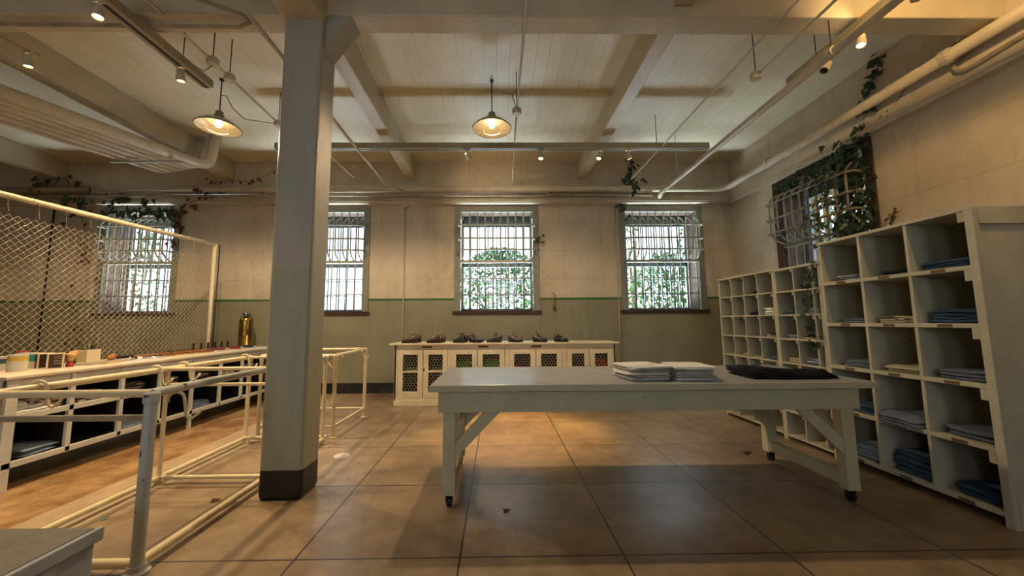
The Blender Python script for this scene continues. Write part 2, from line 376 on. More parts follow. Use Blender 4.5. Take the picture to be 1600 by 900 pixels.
def grille(u0, u1, side, plane, mat, label, bulge=0.24):
    def pt(u, d, z): return (u, plane+d, z) if side == 'b' else (plane+d, u, z)
    t = thing('window_grille', pt((u0+u1)/2, 0, SILL+.03), label, 'window grille', 'barred grilles over the windows')
    a, b = u0+.14, u1-.14; n = 10; mid = 2.76; top = HEAD-.08
    for k in range(n):
        u = a+(b-a)*k/(n-1)
        m1 = MB(); m1.tube([pt(u, .05, SILL+.03), pt(u, .05, top)], .014, 8); obj('upright_bar', m1, mat, t, smooth=True)
    for k in range(n):
        u = a-.03+(b-a+.06)*(k+.35)/(n-.3)
        pts = []
        for i in range(13):
            s = i/12
            z = mid + (3.72-mid)*s
            d = -bulge*min(1, (math.sin(PI*min(s, .25)/.5))**0.7 if s < .25 else (1 if s < .75 else math.sin(PI*(1-s)/.5)**0.6 if s < 1 else 0))
            pts.append(pt(u, .03+d, z))
        m1 = MB(); m1.tube(pts, .016, 8); obj('bowed_bar', m1, mat, t, smooth=True)
    for z, rr in ((3.50, .016), (3.21, .020), (2.97, .016)):
        pts = [pt(a-.05, .03, z), pt(a-.05, -bulge*.8, z), pt(a, -bulge, z), pt(b, -bulge, z), pt(b+.05, -bulge*.8, z), pt(b+.05, .03, z)]
        m1 = MB(); m1.tube(pts, rr, 6); obj('hoop_bar', m1, mat, t, smooth=True)
    for z in (2.05, 2.38):
        m1 = MB(); m1.tube([pt(a-.02, .05, z), pt(b+.02, .05, z)], .013, 8); obj('cross_bar', m1, mat, t, smooth=True)
    m1 = MB()
    if side == 'b': m1.box(a-.04, b+.04, plane-.01, plane+.07, mid-.035, mid+.02)
    else: m1.box(plane-.01, plane+.07, a-.04, b+.04, mid-.035, mid+.02)
    obj('middle_rail', m1, mat, t, bevel=.004)
    return t
LBL = ['curved white bar grille on the window behind the chain link fence', 'bar grille on the bright window partly hidden by the square column',
       'bar grille on the window above the shoe cabinet', 'bowed bar grille on the far wall window nearest the room corner']
for i, (a, b) in enumerate(WX):
    window(i+1, a, b, 'b', YB); grille(a, b, 'b', YB, M_GRILLE, LBL[i], 0.24)
window(5, 4.80, 6.60, 'r', XR); grille(4.80, 6.60, 'r', XR, M_GRILLE_RUST, 'rusty bowed bar grille grown over by ivy above the tall pigeonhole shelf', 0.27)
# window glazing
def glass_mat():
    t = NT('dusty_glass'); tr = t.n('ShaderNodeBsdfTransparent'); gl = t.n('ShaderNodeBsdfGlossy'); gl.inputs['Roughness'].default_value = .04
    mx = t.n('ShaderNodeMixShader'); mx.inputs[0].default_value = .05; t.l(tr.outputs[0], mx.inputs[1]); t.l(gl.outputs[0], mx.inputs[2])
    t.l(mx.outputs[0], t.t.nodes['Material Output'].inputs['Surface'])
    return t.m
M_GLASS = glass_mat()
for i, (a, b) in enumerate(WX):
    o = obj('window_pane', MB().box(a+.12, b-.12, YB+.524, YB+.528, SILL+.06, HEAD-.1), M_GLASS, bpy.data.objects['window_%d' % (i+1)])
obj('window_pane', MB().box(XR+.524, XR+.528, 4.92, 6.48, SILL+.06, HEAD-.1), M_GLASS, bpy.data.objects['window_5'])

# ------------------------------------------------------------------ outside: ground and shrubs
struct('ground', MB().box(-30, 30, YB+.65, 45, -.4, -.3), paint('outside_ground', '5d6a44', .9, .4, scale=1)).update_tag()
struct('ground_side', MB().box(XR+.65, 30, -6, YB+.65, -.4, -.3), bpy.data.materials['outside_ground'])
M_BUSH = paint('mid_green_leaf', '355f26', 0.5, 0.5, scale=6, bump=0)  # own green of the shrub leaves, also on some ivy
M_BUSH.node_tree.nodes['Principled BSDF'].inputs['Subsurface Weight'].default_value = 0
def bush(cx, cy, z1, rx, ry, n, seed, label, L=.11, z0=-.3, trunk=True):
    rnd = random.Random(seed); t = thing('shrub', (cx, cy, -.3), label, 'shrub')
    m1 = MB()
    for k in range(n):
        th = rnd.uniform(0, 2*PI); q = rnd.random()**.5; z = z0 + (z1-z0)*rnd.random()**.8
        s = math.sqrt(max(.05, 1-((z-z0)/(z1-z0))**3)); p = (cx+rx*q*s*math.cos(th), cy+ry*q*s*math.sin(th), z)
        m1.leaf(p, (rnd.uniform(-1, 1), rnd.uniform(-1, .3), rnd.uniform(-.3, 1)), (rnd.uniform(-1, 1), rnd.uniform(-1, 1), rnd.uniform(-1, .4)), L*rnd.uniform(.6, 1.3), lobes=False, wd=1.3)
    obj('foliage', m1, M_BUSH, t)
    m2 = MB()
    for k in range(7):
        a = rnd.uniform(0, 2*PI); m2.tube([(cx, cy, -.3), (cx+rx*.3*math.cos(a), cy+ry*.3*math.sin(a), z1*.5), (cx+rx*.6*math.cos(a+.4), cy+ry*.6*math.sin(a+.4), z1*.85)], [.04, .025, .008], 5)
    obj('stems', m2, M_STEM, t)
bush(.15, 10.2, 3.5, 1.9, .5, 4200, 1, 'leafy green shrub filling the lower half of the window above the shoe cabinet')
bush(-1.5, 10.2, 4.9, .55, .5, 900, 2, 'tall leafy shrub at the left side of the middle window')
bush(4.7, 10.2, 3.3, 1.5, .5, 3000, 3, 'leafy shrub low outside the far wall window nearest the corner')
bush(6.0, 10.6, 5.2, .95, .7, 1900, 4, 'tall dark shrub at the right side of the corner window')
bush(3.9, 10.6, 5.0, .25, .5, 250, 9, 'thin leafy sprig at the left side of the corner window')
bush(-10.9, 11.2, 5.2, .9, .7, 900, 5, 'leafy bush behind the fenced window on the left')
bush(8.0, 6.3, 5.2, .8, 1.3, 2600, 6, 'tree foliage seen through the ivy covered side window')
bush(8.2, 9.2, 5.2, 1.2, 1.4, 1600, 7, 'dense foliage outside the side window toward the corner')
# slatted screen outside the side window
t = thing('slatted_screen', (6.5, 8.0, -.3), 'weathered brown slatted screen outside the side window', 'screen')
M_SLAT = paint('weathered_slat', '8a7346', .8, .4, scale=4)
for k in range(14): obj('slat', MB().box(6.5, 6.54, 6.3+k*.24, 6.44+k*.24, -.3, 4.6), M_SLAT, t)
obj('rail', MB().box(6.54, 6.58, 6.2, 9.7, 3.9, 4.0), M_SLAT, t); obj('rail', MB().box(6.54, 6.58, 6.2, 9.7, 1.0, 1.1), M_SLAT, t)

# ------------------------------------------------------------------ pipes, conduits
def pipe(name, pts, r, mat, label, cat='pipe', n=12, couplings=(), group=None):
    o = obj(name, MB().tube(pts, r, n), mat, smooth=True); tag(o, label, cat, group)
    for c, d in couplings:
        c = Vector(c); d = Vector(d).normalized(); obj('coupling', MB().tube([c-d*.035, c+d*.035], r*1.25, n), mat, o)
    return o
def bend(a, b, c, rad, k=6):
    a, b, c = Vector(a), Vector(b), Vector(c); d1 = (a-b).normalized(); d2 = (c-b).normalized(); p = b+d1*rad; q = b+d2*rad
    return [tuple((1-t)**2*p + 2*t*(1-t)*b + t*t*q) for t in [i/k for i in range(k+1)]]
zc1 = 4.24; yw = YB-.20-.13
pipe('insulated_pipe', [(XL+.1, yw, zc1)]+bend((XL, yw, zc1), (4.86, yw, zc1), (4.86, 0, zc1+.02), .25)+[(4.90, 0.5, 4.30)], .068, M_PIPE,
     'thick cream pipe running round the far wall and right wall under the ceiling', couplings=[((4.87, 6.35, 4.26), (0, 1, 0)), ((4.89, 3.7, 4.28), (0, 1, 0)), ((2.2, yw, zc1), (1, 0, 0))])
pipe('water_pipe', [(XL+.1, 7.60, 4.11), (3.30, 7.60, 4.11)], .030, M_PIPED, 'thin weathered pipe below the thick pipe along the far wall')
pipe('sprinkler_pipe', [(3.45, 7.60, 4.06), (3.35, 7.3, 4.05), (3.27, 2.0, 4.05), (3.24, .8, 4.05)], .042, M_PIPE,
     'pale sprinkler pipe crossing under the ceiling on the right beside the track', couplings=[((3.345, 6.9, 4.05), (0, 1, 0)), ((3.285, 3.35, 4.05), (0, 1, 0))])
pipe('conduit', [(XL+.1, YB-.215, 4.02)]+bend((XL, YB-.215, 4.02), (XR-.115, YB-.215, 4.02), (XR-.115, 0, 4.02), .12)+[(XR-.115, 0.5, 4.0)], .013, M_PIPE, 'thin conduit along the ledge of the far and right walls', 'conduit', 6)
pipe('conduit', [(-4.0, 7.52, 4.16), (-1.93, 7.50, 4.16), (-2.15, 7.0, 4.13), (-2.13, 1.2, 4.10)], .022, M_PIPE, 'slanting pale pipe passing behind the column top down to the far wall pipes', 'pipe', 8)
pipe('conduit', [(.275, 1.0, 4.35), (.285, 4.85, 4.35)], .012, M_PIPE, 'straight conduit from the ceiling beam to the box beside the middle pendant', 'conduit', 6)
pipe('conduit', [(.285, 4.85, 4.35), (.33, 7.70, 4.36)], .010, M_PIPE, 'conduit from the box beside the middle pendant to the far wall', 'conduit', 6)
pipe('conduit', [(2.72, 1.0, 4.32), (2.74, 7.3, 4.32)], .012, M_PIPE, 'long thin conduit slanting across the right hand ceiling bay', 'conduit', 6)
pipe('conduit', [(3.07, 1.0, 4.33), (3.08, 4.05, 4.33)], .016, M_PIPE, 'conduit left of the right track ending at a round box', 'conduit', 6)
pipe('conduit', [(-3.13, 1.0, 4.40), (-3.23, 5.3, 4.40)], .014, M_PIPE, 'conduit over the left pendant between the two round boxes', 'conduit', 6)
pipe('conduit', [(-3.23, 5.3, 4.40), (-2.95, 6.0, 4.40), (-2.9, 7.6, 4.40)], .010, M_PIPE, 'conduit running from the box right of the left pendant to the column', 'conduit', 6)
pipe('conduit', [(-3.4, 2.6, 4.33), (-2.36, 3.25, 4.33), (-2.36, 3.33, 4.33)]+[(-2.5, 3.40, 4.34), (-8, 3.36, 4.36)], .020, M_PIPED, 'dark conduit bending along the underside of the main beam at left', 'conduit', 8)
pipe('conduit', [(-1.985, YB-.015, 4.0), (-1.985, YB-.015, 0.25)], .013, M_PIPE, 'vertical conduit on the far wall between the column and the shoe cabinet window', 'conduit', 6)
pipe('conduit', [(2.60, YB-.015, 4.0), (2.60, YB-.015, 0.2)], .013, M_PIPE, 'vertical conduit on the far wall beside the corner window', 'conduit', 6)
pipe('conduit', [(-9.5, YB-.015, 4.0), (-9.5, YB-.015, 0.3)], .016, M_BLACK, 'dark vertical conduit on the far wall behind the chain link fence', 'conduit', 6)
pipe('conduit', [(5.0, .9, 4.46), (5.02, 2.0, 4.24)]+bend((5.0, 2.2, 4.2), (5.0, 3.75, 4.07), (5.0, 3.72, 4.42), .16)+[(5.0, 2.9, 4.42), (5.0, 1.2, 4.66)], .024, M_PIPED, 'conduit looping back at the right wall under the thick pipe', 'conduit', 8)
for x, y, lb in ((-1.985, YB-.03, 'small square box on the ledge line left of the middle window'), (2.60, YB-.03, 'small square box on the ledge line above the corner window')):
    tag(obj('junction_box', MB().box(x-.06, x+.06, YB-.07, YB-.0, 3.93, 4.05), M_PIPE, bevel=.008), lb, 'junction box')
def roundbox(x, y, z, lb, cable=None):
    t = thing('junction_box', (x, y, z-.04), lb, 'junction box')
    obj('box_body', MB().lathe([(.055, -.04), (.062, -.03), (.062, .03), (.055, .04)], (x, y, z), 16), M_PIPE, t, smooth='auto')
    obj('hanger_rod', MB().tube([(x, y, z+.04), (x, y, ZC)], .006, 6), M_BLACK, t)
    if cable: obj('cable', MB().tube(cable, .008, 6), M_TRACK, t, smooth=True)
roundbox(.285, 4.85, 4.33, 'round box hanging right of the middle pendant')
roundbox(3.08, 4.1, 4.33, 'round box left of the right hand track')
roundbox(-3.20, 3.97, 4.40, 'round box between the left track and the left pendant', [(-3.20, 3.97, 4.36), (-3.3, 3.99, 4.30), (-3.42, 3.98, 4.36)])
roundbox(-3.21, 4.25, 4.40, 'round clamp on the conduit just above the left pendant')
roundbox(-3.23, 5.3, 4.40, 'round box right of the left pendant by the column')
for i, (x, y, z) in enumerate([(-8.7, 7.6, 4.27), (-8.1, 7.6, 4.14), (-5.6, 7.6, 4.27), (-4.9, 7.6, 4.14), (-1.0, 7.6, 4.27), (1.15, 7.6, 4.14), (2.05, 7.6, 4.27), (2.9, 7.6, 4.14), (4.865, 6.3, 4.30), (4.9, 3.6, 4.33), (3.34, 6.6, 4.09), (3.285, 3.35, 4.09)]):
    lbs = ['first thin rod from the left holding the far wall pipes', 'second thin rod from the left holding the far wall pipes', 'thin rod holding the far wall pipes left of the fence end', 'thin rod holding the far wall pipes just left of the column', 'thin rod holding the far wall pipes left of the middle window', 'thin rod holding the pipes right of the middle window', 'thin rod holding the pipes between the two right hand windows', 'thin rod holding the pipes above the corner window', 'thin rod holding the thick pipe near the side window', 'thick rod with a clamp holding the thick pipe at top right', 'thin rod holding the sprinkler pipe near the far wall', 'black rod holding the sprinkler pipe near the track']
    r = .006 if i != 9 else .018
    t = thing('hanger_rod', (x, y, z), lbs[i], 'pipe hanger', 'thin rods hanging the pipes')
    obj('rod', MB().tube([(x, y, z), (x, y, ZC)], r, 6), M_PIPE if i != 11 else M_BLACK, t)
    obj('clamp', MB().lathe([(r*2.2, -.02), (r*2.6, 0), (r*2.2, .02)], (x, y, z+.01), 8), M_BLACK, t)
# bundle of pipes at left with bends up to the ceiling
for k, (xn, xf_, r, dz) in enumerate([(-5.66, -5.24, .085, 0), (-5.86, -5.46, .050, -.02), (-6.02, -5.62, .050, -.03), (-6.18, -5.79, .050, -.04), (-6.34, -5.96, .050, -.05), (-6.50, -6.13, .050, -.06)]):
    ye = 6.62+.04*k; sx = (xf_-xn)/2.6; f = lambda Y: (xn+sx*(Y-4), Y, 4.10+dz+.077*(Y-4))
    e = f(ye)
    pts = [f(1.2), f(4.5)]+bend(f(4.5), e, (e[0]+.05, ye, 4.9), .24)+[(e[0]+.05, ye, 4.9)]
    pipe('ceiling_pipe', pts, r, M_PIPE, ['widest pale pipe in the bundle under the left ceiling', 'one of the narrow parallel pipes bundled under the left ceiling'][min(k, 1)], 'pipe', 10, group=None if k == 0 else 'narrow pipes in the left bundle')
o = obj('pipe_bracket', MB().box(-6.35, -5.20, 5.95, 6.0, 4.105, 4.13), M_TRACK); tag(o, 'flat bracket under the pipe bundle at left', 'bracket')

# ------------------------------------------------------------------ track lighting
def track(a, b, wd, h, label):
    t = thing('lighting_track', (a[0], a[1], a[2]), label, 'lighting track')
    obj('track_housing', MB().beam(a, b, wd, h), M_TRACK, t, bevel=.004)
    a2 = Vector(a)-Vector((0, 0, h/2+.001)); b2 = Vector(b)-Vector((0, 0, h/2+.001))
    obj('track_slot', MB().beam(a2, b2, wd*.3, .004), M_BLACK, t)
    for f in (.12, .88):
        p = Vector(a).lerp(Vector(b), f); obj('hanger_rod', MB().tube([p+Vector((0, 0, h/2)), (p.x, p.y, ZC)], .005, 6), M_BLACK, t)
track((-3.42, 1.2, 4.28), (-3.42, 4.20, 4.28), .13, .09, 'tan lighting track at top left with two spotlights')
track((3.62, 1.2, 4.34), (3.60, 4.22, 4.34), .13, .08, 'tan lighting track at top right beside the sprinkler pipe')
track((-3.62, 5.9, 4.34), (3.53, 5.9, 4.34), .10, .10, 'long lighting track crossing the room before the far wall')
def head(p, aim, label, lit=True, power=P_HEAD, L=.13, hs=1.0):
    x, y, z = p; t = thing('track_spotlight', (x, y, z), label, 'spotlight', 'track spotlights')
    d = (Vector(aim)-Vector(p)).normalized(); c = Vector((x, y, z-.11))
    obj('track_adapter', MB().box(x-.05, x+.05, y-.018, y+.018, z-.025, z), M_PIPE, t, bevel=.003)
    obj('yoke', MB().tube([(x, y, z-.02), (x, y, z-.05), c-d*.02], .009, 6), M_PIPE, t)
    obj('lamp_body', MB().lathe([(.018, -.075), (.034, -.06), (.036, .0), (.044, .012), (.044, .055), (.036, .056)], c, 16, axis=d, cap=False), M_PIPE, t, smooth='auto')
    obj('lens', MB().lathe([(.0005, .040), (.038, .042)], c, 16, axis=d, cap=False), M_BULB if lit else M_BLACK, t)
    if lit: spot('spotlight_beam', tuple(c+d*.065), tuple(c+d*3), power, 38 if power > 300 else 85, col=(1, .56, .17) if power > 300 else WARM, blend=.9, rad=.035)
head((-3.42, 2.99, 4.24), (-2.9, 2.7, 0), 'lit spotlight at the near end of the left track', True, 290)
head((-3.42, 3.83, 4.24), (-3.5, 4.6, 0), 'lit spotlight hanging near the end of the left track', True, 290)
head((-.48, 5.9, 4.29), (-.1, 7.6, 4.15), 'spotlight above the middle window facing the far wall', True, 34)
head((.74, 5.9, 4.29), (.35, 5.05, 0), 'spotlight on the long track right of the middle pendant', True, 640)
head((1.71, 5.9, 4.29), (.2, 5.3, 0), 'spotlight on the long track near the ceiling beam', True, 480)
head((2.19, 5.9, 4.29), (3.2, 6.2, 2.0), 'spotlight on the long track closest to the hanging ivy', True, 5)
head((3.60, 3.75, 4.30), (2.2, 3.6, 2.5), 'unlit spotlight turned sideways near the end of the right track', False)
head((3.61, 3.37, 4.30), (2.9, 3.0, 1.5), 'lit spotlight on the right track below the main beam', True, 6)
head((3.62, 2.85, 4.30), (3.4, 3.4, 4.6), 'spotlight on the right track at the top edge, turned up at the beam', True, 14)
head((-5.10, 3.85, 4.42), (-4.9, 4.5, 0), 'small lit spotlight on a cable at the far left of the ceiling', True, 150)
pipe('lighting_cable', [(-5.3, 2.4, 4.44), (-5.12, 3.85, 4.44), (-5.10, 3.95, 4.46)], .010, M_TRACK, 'cable carrying the small spotlight at the far left ceiling', 'cable', 6)

# ------------------------------------------------------------------ pendants
def pendant(x, y, label, sag):
    zr = 4.17; t = thing('pendant_lamp', (x, y, zr), label, 'pendant lamp')
    prof = [(.272, 0), (.278, .012), (.262, .022), (.245, .040), (.19, .085), (.12, .120), (.075, .140), (.055, .150)]
    obj('lamp_shade', MB().lathe(prof, (x, y, zr), 32, cap=False), M_SHADE, t, smooth=True)
    prin = [(.268, .004), (.240, .034), (.186, .078), (.116, .112), (.0005, .122)]
    obj('shade_lining', MB().lathe(prin, (x, y, zr), 32, cap=False), M_SHADEIN, t, smooth=True)
    obj('lamp_neck', MB().lathe([(.058, .148), (.060, .19), (.048, .20), (.050, .235), (.030, .255), (.012, .27)], (x, y, zr), 20), M_SHADE, t, smooth='auto')
    obj('stem', MB().tube([(x, y, zr+.26), (x, y, ZC)], .008, 8), M_BLACK, t)
    obj('canopy', MB().lathe([(.03, 0), (.028, .02)], (x, y, ZC-.02), 12), M_BLACK, t)
    obj('bulb', MB().lathe([(.001, .015), (.030, .022), (.048, .05), (.040, .085), (.022, .11)], (x, y, zr), 16), M_BULB, t, smooth=True)
    g = MB()
    for k in range(8):
        a = 2*PI*k/8; g.tube([(x+.265*math.cos(a), y+.265*math.sin(a), zr+.002), (x+.12*math.cos(a), y+.12*math.sin(a), zr-.03)], .0022, 4)
    g.tube([(x+.12*math.cos(2*PI*k/16), y+.12*math.sin(2*PI*k/16), zr-.03) for k in range(16)], .0022, 4, closed=True)
    obj('wire_guard', g, M_TRACK, t)
    obj('cable', MB().tube(sag, .007, 6), M_BLACK if False else M_TRACK, t, smooth=True)
    spot('pendant_light', (x, y, zr-.0), (x, y, 0), P_PEND*(.62 if x < -5 else 1.25 if x < -1 else 1.1), 158, col=(1.0, .74, .46), blend=0.35, rad=.05)
pendant(-.06, 5.02, 'round enamel pendant lamp hanging over the work table', [(-.06, 5.02, 4.70), (-.0, 5.02, 4.74), (.10, 5.0, 4.70), (.22, 4.9, 4.62), (.28, 4.85, 4.38)])
pendant(-3.88, 5.0, 'round enamel pendant lamp hanging left of the column', [(-3.88, 5.0, 4.66), (-3.82, 5.02, 4.66), (-3.74, 5.05, 4.50), (-3.6, 5.1, 4.36), (-3.42, 5.2, 4.38), (-3.23, 5.3, 4.40)])
for x, y in ((-.06, -1.2), (3.4, 1.3)):
    pass
# bare ceiling bulb beyond the top edge of the photo lighting the right end of the main beam
t = thing('ceiling_bulb_fixture', (3.0, 1.6, 4.62), 'bare warm bulb fixture on the ceiling at the top right', 'ceiling lamp')
obj('fixture_base', MB().lathe([(.06, 4.84), (.065, 4.90)], (3.0, 1.6, 0), 16), M_SHADE, t)
obj('socket', MB().lathe([(.025, 4.72), (.03, 4.84)], (3.0, 1.6, 0), 12), M_BLACK, t)
obj('bulb', MB().lathe([(.001, 4.60), (.03, 4.615), (.045, 4.65), (.03, 4.70), (.02, 4.72)], (3.0, 1.6, 0), 14), M_BULB, t, smooth=True)
spot('bare_bulb_light', (3.06, 1.66, 4.52), (5.1, 3.1, 3.5), 230, 132, col=(1, .64, .27), blend=.9)
pendant(-7.70, 5.02, 'unseen round enamel pendant lamp added to light the left side', [(-7.70, 5.02, 4.70), (-7.64, 5.02, 4.74), (-7.54, 5.0, 4.70), (-7.42, 4.9, 4.72), (-7.4, 4.85, 4.89)])  # unseen third pendant, added to the row for warm light at left
#PART2
# ------------------------------------------------------------------ pigeonhole shelves
def shelf_unit(y0, y1, ncol, zs, xf, xb, label, th=.028, ysplit=None, plinth=.03, trim=False):
    """front plane x = xf, back x = xb, zs = shelf heights (centre lines) from bottom to top"""
    t = thing('pigeonhole_shelf', ((xf+xb)/2, (y0+y1)/2, 0), label, 'shelf')
    zt = zs[-1]
    obj('side_panel', MB().box(xf, xb, y0-.035, y0, 0, zt-.02), M_SHELF, t, bevel=.004)
    obj('side_panel', MB().box(xf, xb, y1, y1+.03, 0, zt-.02), M_SHELF, t, bevel=.004)
    obj('back_panel', MB().box(xb-.015, xb, y0, y1, .02, zt-.02), M_SHELFIN, t)
    obj('top_board', MB().box(xf-.012, xb+.01, y0-.045, y1+.035, zt-.02, zt+.008), M_SHELF, t, bevel=.004)
    ys = ysplit or [y0+(y1-y0)*k/ncol for k in range(ncol+1)]
    for y in ys[1:-1]:
        obj('divider', MB().box(xf+.002, xb-.015, y-th*.4, y+th*.4, zs[0], zt-.02), M_SHELF, t, bevel=.003)
    for z in zs[:-1]:
        obj('shelf_board', MB().box(xf-.004, xb-.015, y0, y1, z-th/2, z+th/2), M_SHELF, t, bevel=.003)
        for a, b in zip(ys[:-1], ys[1:]):
            c = (a+b)/2; hw = min(.05, (b-a)*.12)
            if trim: obj('worn_label', MB().box(xf-.0055, xf-.004, c-hw, c+hw, z-th*.36, z+th*.36), M_LABEL, t)
    if trim:
        for z in zs[1:]: obj('corner_block', MB().box(xf+.0, xf+.04, y0, y0+.05, z-.10, z-.014), M_SHELF, t, bevel=.003)
        obj('side_moulding', MB().box(xf+.03, xb, y0-.06, y0-.035, zt-.13, zt-.02), M_SHELF, t, bevel=.004)
        obj('front_stile', MB().box(xf-.01, xf+.035, y0-.055, y0-.0, 0, zt-.0), M_SHELF, t, bevel=.004)
        obj('foot_board', MB().box(xf+.04, xb, y0-.055, y0-.035, 0, .19), M_SHELF, t, bevel=.004)
    else:
        for z in zs[1:]:
            for y in ys[:-1]: obj('corner_block', MB().box(xf+.0, xf+.02, y+.012, y+.032, z-.05, z-.014), M_SHELF, t)
    return ys
M_LABEL = flat('worn_label_brown', '6a5236', .8)
XF = 3.55
BZ = [.085, .52, .96, 1.40, 1.835, 2.285]
bys = shelf_unit(2.715, 3.985, 3, BZ, XF, XF+.66, 'large cream pigeonhole shelf with fifteen big open compartments at the right', .034, trim=True)
MZ = [.06+.29*k for k in range(7)]+[2.085]
mys = shelf_unit(4.05, 4.68, 3, MZ, XF, XF+.42, 'narrower pigeonhole shelf standing between the large and the far one', .02, ysplit=[4.05, 4.135, 4.40, 4.68])
FZ = [.06+.291*k for k in range(7)]+[2.10]
fys = shelf_unit(4.745, 5.875, 4, FZ, XF, XF+.42, 'pale pigeonhole shelf with small square compartments furthest along the right wall', .018)

# ------------------------------------------------------------------ folded cloth
def folded(w, d, h, seed, layers=3, droop=0.0, rag=.012):
    """a folded garment: stacked soft rounded layers, w along x, d along y"""
    rnd = random.Random(seed); mb = MB(); nu, nv = 22, 3
    z = 0
    for L in range(layers):
        hh = h/layers; cx, cy = rnd.uniform(-1, 1)*rag, rnd.uniform(-1, 1)*rag; sx, sy = 1-rnd.random()*.08, 1-rnd.random()*.08; ph = rnd.uniform(0, 9)
        rings = []
        for (q, zz) in ((.90, 0), (1.0, .28), (1.02, .5), (1.0, .75), (.93, 1.0)):
            ring = []
            for i in range(nu*2):
                a = 2*PI*i/(nu*2); ca, sa = math.cos(a), math.sin(a); e = .22
                x = math.copysign(abs(ca)**e, ca); y = math.copysign(abs(sa)**e, sa)
                k = q*(1+.075*noise.noise(Vector((x*2+ph, y*2, L*3.1)))*1.6)
                px, py = cx+x*w/2*sx*k, cy+y*d/2*sy*k
                pz = z+zz*hh*1.04 + .20*h*noise.noise(Vector((px*8, py*8, seed+L*.4)))*(1 if L == layers-1 or zz > .4 else .3) - (droop*max(0, -x)**3 if droop else 0)
                ring.append((px, py, max(pz, 0.0 if not droop else -9)))
            rings.append(ring)
        n = nu*2; vs = [p for r_ in rings for p in r_]; fs = [(i*n+j, i*n+(j+1) % n, (i+1)*n+(j+1) % n, (i+1)*n+j) for i in range(len(rings)-1) for j in range(n)]
        base = len(vs); m = 6    # top: shrinking wrinkled rings
        top = rings[-1]
        for q in (.8, .55, .28):
            for p in top:
                x, y = cx+(p[0]-cx)*q, cy+(p[1]-cy)*q
                vs.append((x, y, z+hh*1.04+.012*noise.noise(Vector((x*12, y*12, seed+L*5)))+.003))
        for r_ in range(3):
            a0 = (len(rings)-1+r_)*n
            fs += [(a0+j, a0+(j+1) % n, a0+n+(j+1) % n, a0+n+j) for j in range(n)]
        fs.append(tuple((len(rings)+2)*n+j for j in range(n))); fs.append(tuple(range(n-1, -1, -1)))
        mb.add(vs, fs); z += hh
    return mb
def moved(mb, loc, rz=0, tilt=0):
    M = Matrix.Translation(loc) @ Matrix.Rotation(rz, 4, 'Z') @ Matrix.Rotation(tilt, 4, 'Y')
    mb.v = [tuple(M @ Vector(q)) for q in mb.v]; return mb
CL = {'denim': cloth('denim_blue', '3a5270'), 'navy': cloth('navy_cloth', '222a3a'), 'grey': cloth('blue_grey_cloth', '6d7788'), 'pale': cloth('pale_blue_cloth', '93a3b8'),
      'cream': cloth('cream_cloth', 'c5b9a2'), 'white': cloth('white_cloth', 'eeeeec'), 'black': cloth('black_cloth', '0c0c10'), 'stripe': cloth('striped_cloth', '3c4a66', 'aeb6c2', 22),
      'offwhite': cloth('offwhite_cloth','c9c2b2'), 'mix': cloth('dark_and_cream_cloth', '252a36', 'b3a68e', 9), 'sky': cloth('mid_blue_cloth', '48627c')}
def cell_cloth(ys, zs, col, row_from_top, mat, h, frac, label, depth=.34, layers=2, seed=0, name='folded_shirt', cat='folded clothes', grp=None, dz=.017, off=0, back=.05, droop=0):
    a, b = ys[col], ys[col+1]; w = (b-a)-.05; zi = len(zs)-2-row_from_top; z = zs[zi]+dz
    wd = w*frac; y = a+.025+wd/2+off
    mb = folded(depth, wd, h, seed*7+col*13+row_from_top*31, layers, droop)
    o = obj(name, moved(mb, (XF+back+depth/2, y, z)), CL[mat], smooth=True); tag(o, label, cat, grp)
BIG = 'in the large shelf'
rowsn = ['top', 'second', 'third', 'fourth', 'bottom']; coln = ['right', 'middle', 'left']
def bigc(col, row, mat, h, frac, desc, **k):    # col 0 = nearest (right in the photo)
    cell_cloth(bys, BZ, col, row, mat, h, frac, '%s, %s row, %s column of the large shelf' % (desc, rowsn[row], coln[col]), grp='folded garments in the large shelf', seed=row+3, depth=.42, **k)
bigc(2, 0, 'stripe', .055, .80, 'striped blue folded shirt', layers=3); bigc(1, 0, 'navy', .045, .75, 'dark blue folded shirt'); bigc(0, 0, 'denim', .075, .92, 'crumpled blue denim shirt', layers=3)
bigc(2, 1, 'grey', .045, .82, 'grey blue folded shirt'); bigc(1, 1, 'mix', .060, .92, 'cream and dark folded shirts', layers=3); bigc(0, 1, 'denim', .110, .96, 'thick folded denim jacket', layers=4)
bigc(2, 2, 'grey', .065, .86, 'slate grey folded shirt', layers=3); bigc(1, 2, 'cream', .055, .95, 'cream folded cloth'); bigc(0, 2, 'grey', .075, .92, 'blue grey shirt over a cream one', layers=3)
bigc(2, 3, 'sky', .075, .86, 'mid blue folded shirt', layers=3); bigc(1, 3, 'grey', .085, 1.0, 'blue grey shirt hanging over the shelf edge', layers=3, droop=.03, back=-.03); bigc(0, 3, 'grey', .070, .92, 'dull blue crumpled shirt')
bigc(2, 4, 'pale', .120, .86, 'pale blue shirt over a black one', layers=3); bigc(1, 4, 'sky', .17, .92, 'tall pile of faded blue denim', layers=4); bigc(0, 4, 'denim', .070, .86, 'blue folded trousers')
def medc(col, row, mat, h, desc, frac=.9, **k):
    cn = ['right', 'middle', 'left'][col]
    cell_cloth(mys, MZ, col, row, mat, h, frac, '%s, %s column, row %s of the narrower shelf' % (desc, cn, ['one', 'two', 'three', 'four'][row]), depth=.30, dz=.010, grp='folded garments in the narrower shelf', seed=row+11, back=.03, **k)
medc(1, 0, 'navy', .06, 'dark navy folded shirt'); medc(2, 1, 'sky', .045, 'blue folded shirt'); medc(1, 1, 'pale', .065, 'pale blue and white folded shirts', layers=3); medc(0, 1, 'white', .055, 'white folded shirt')
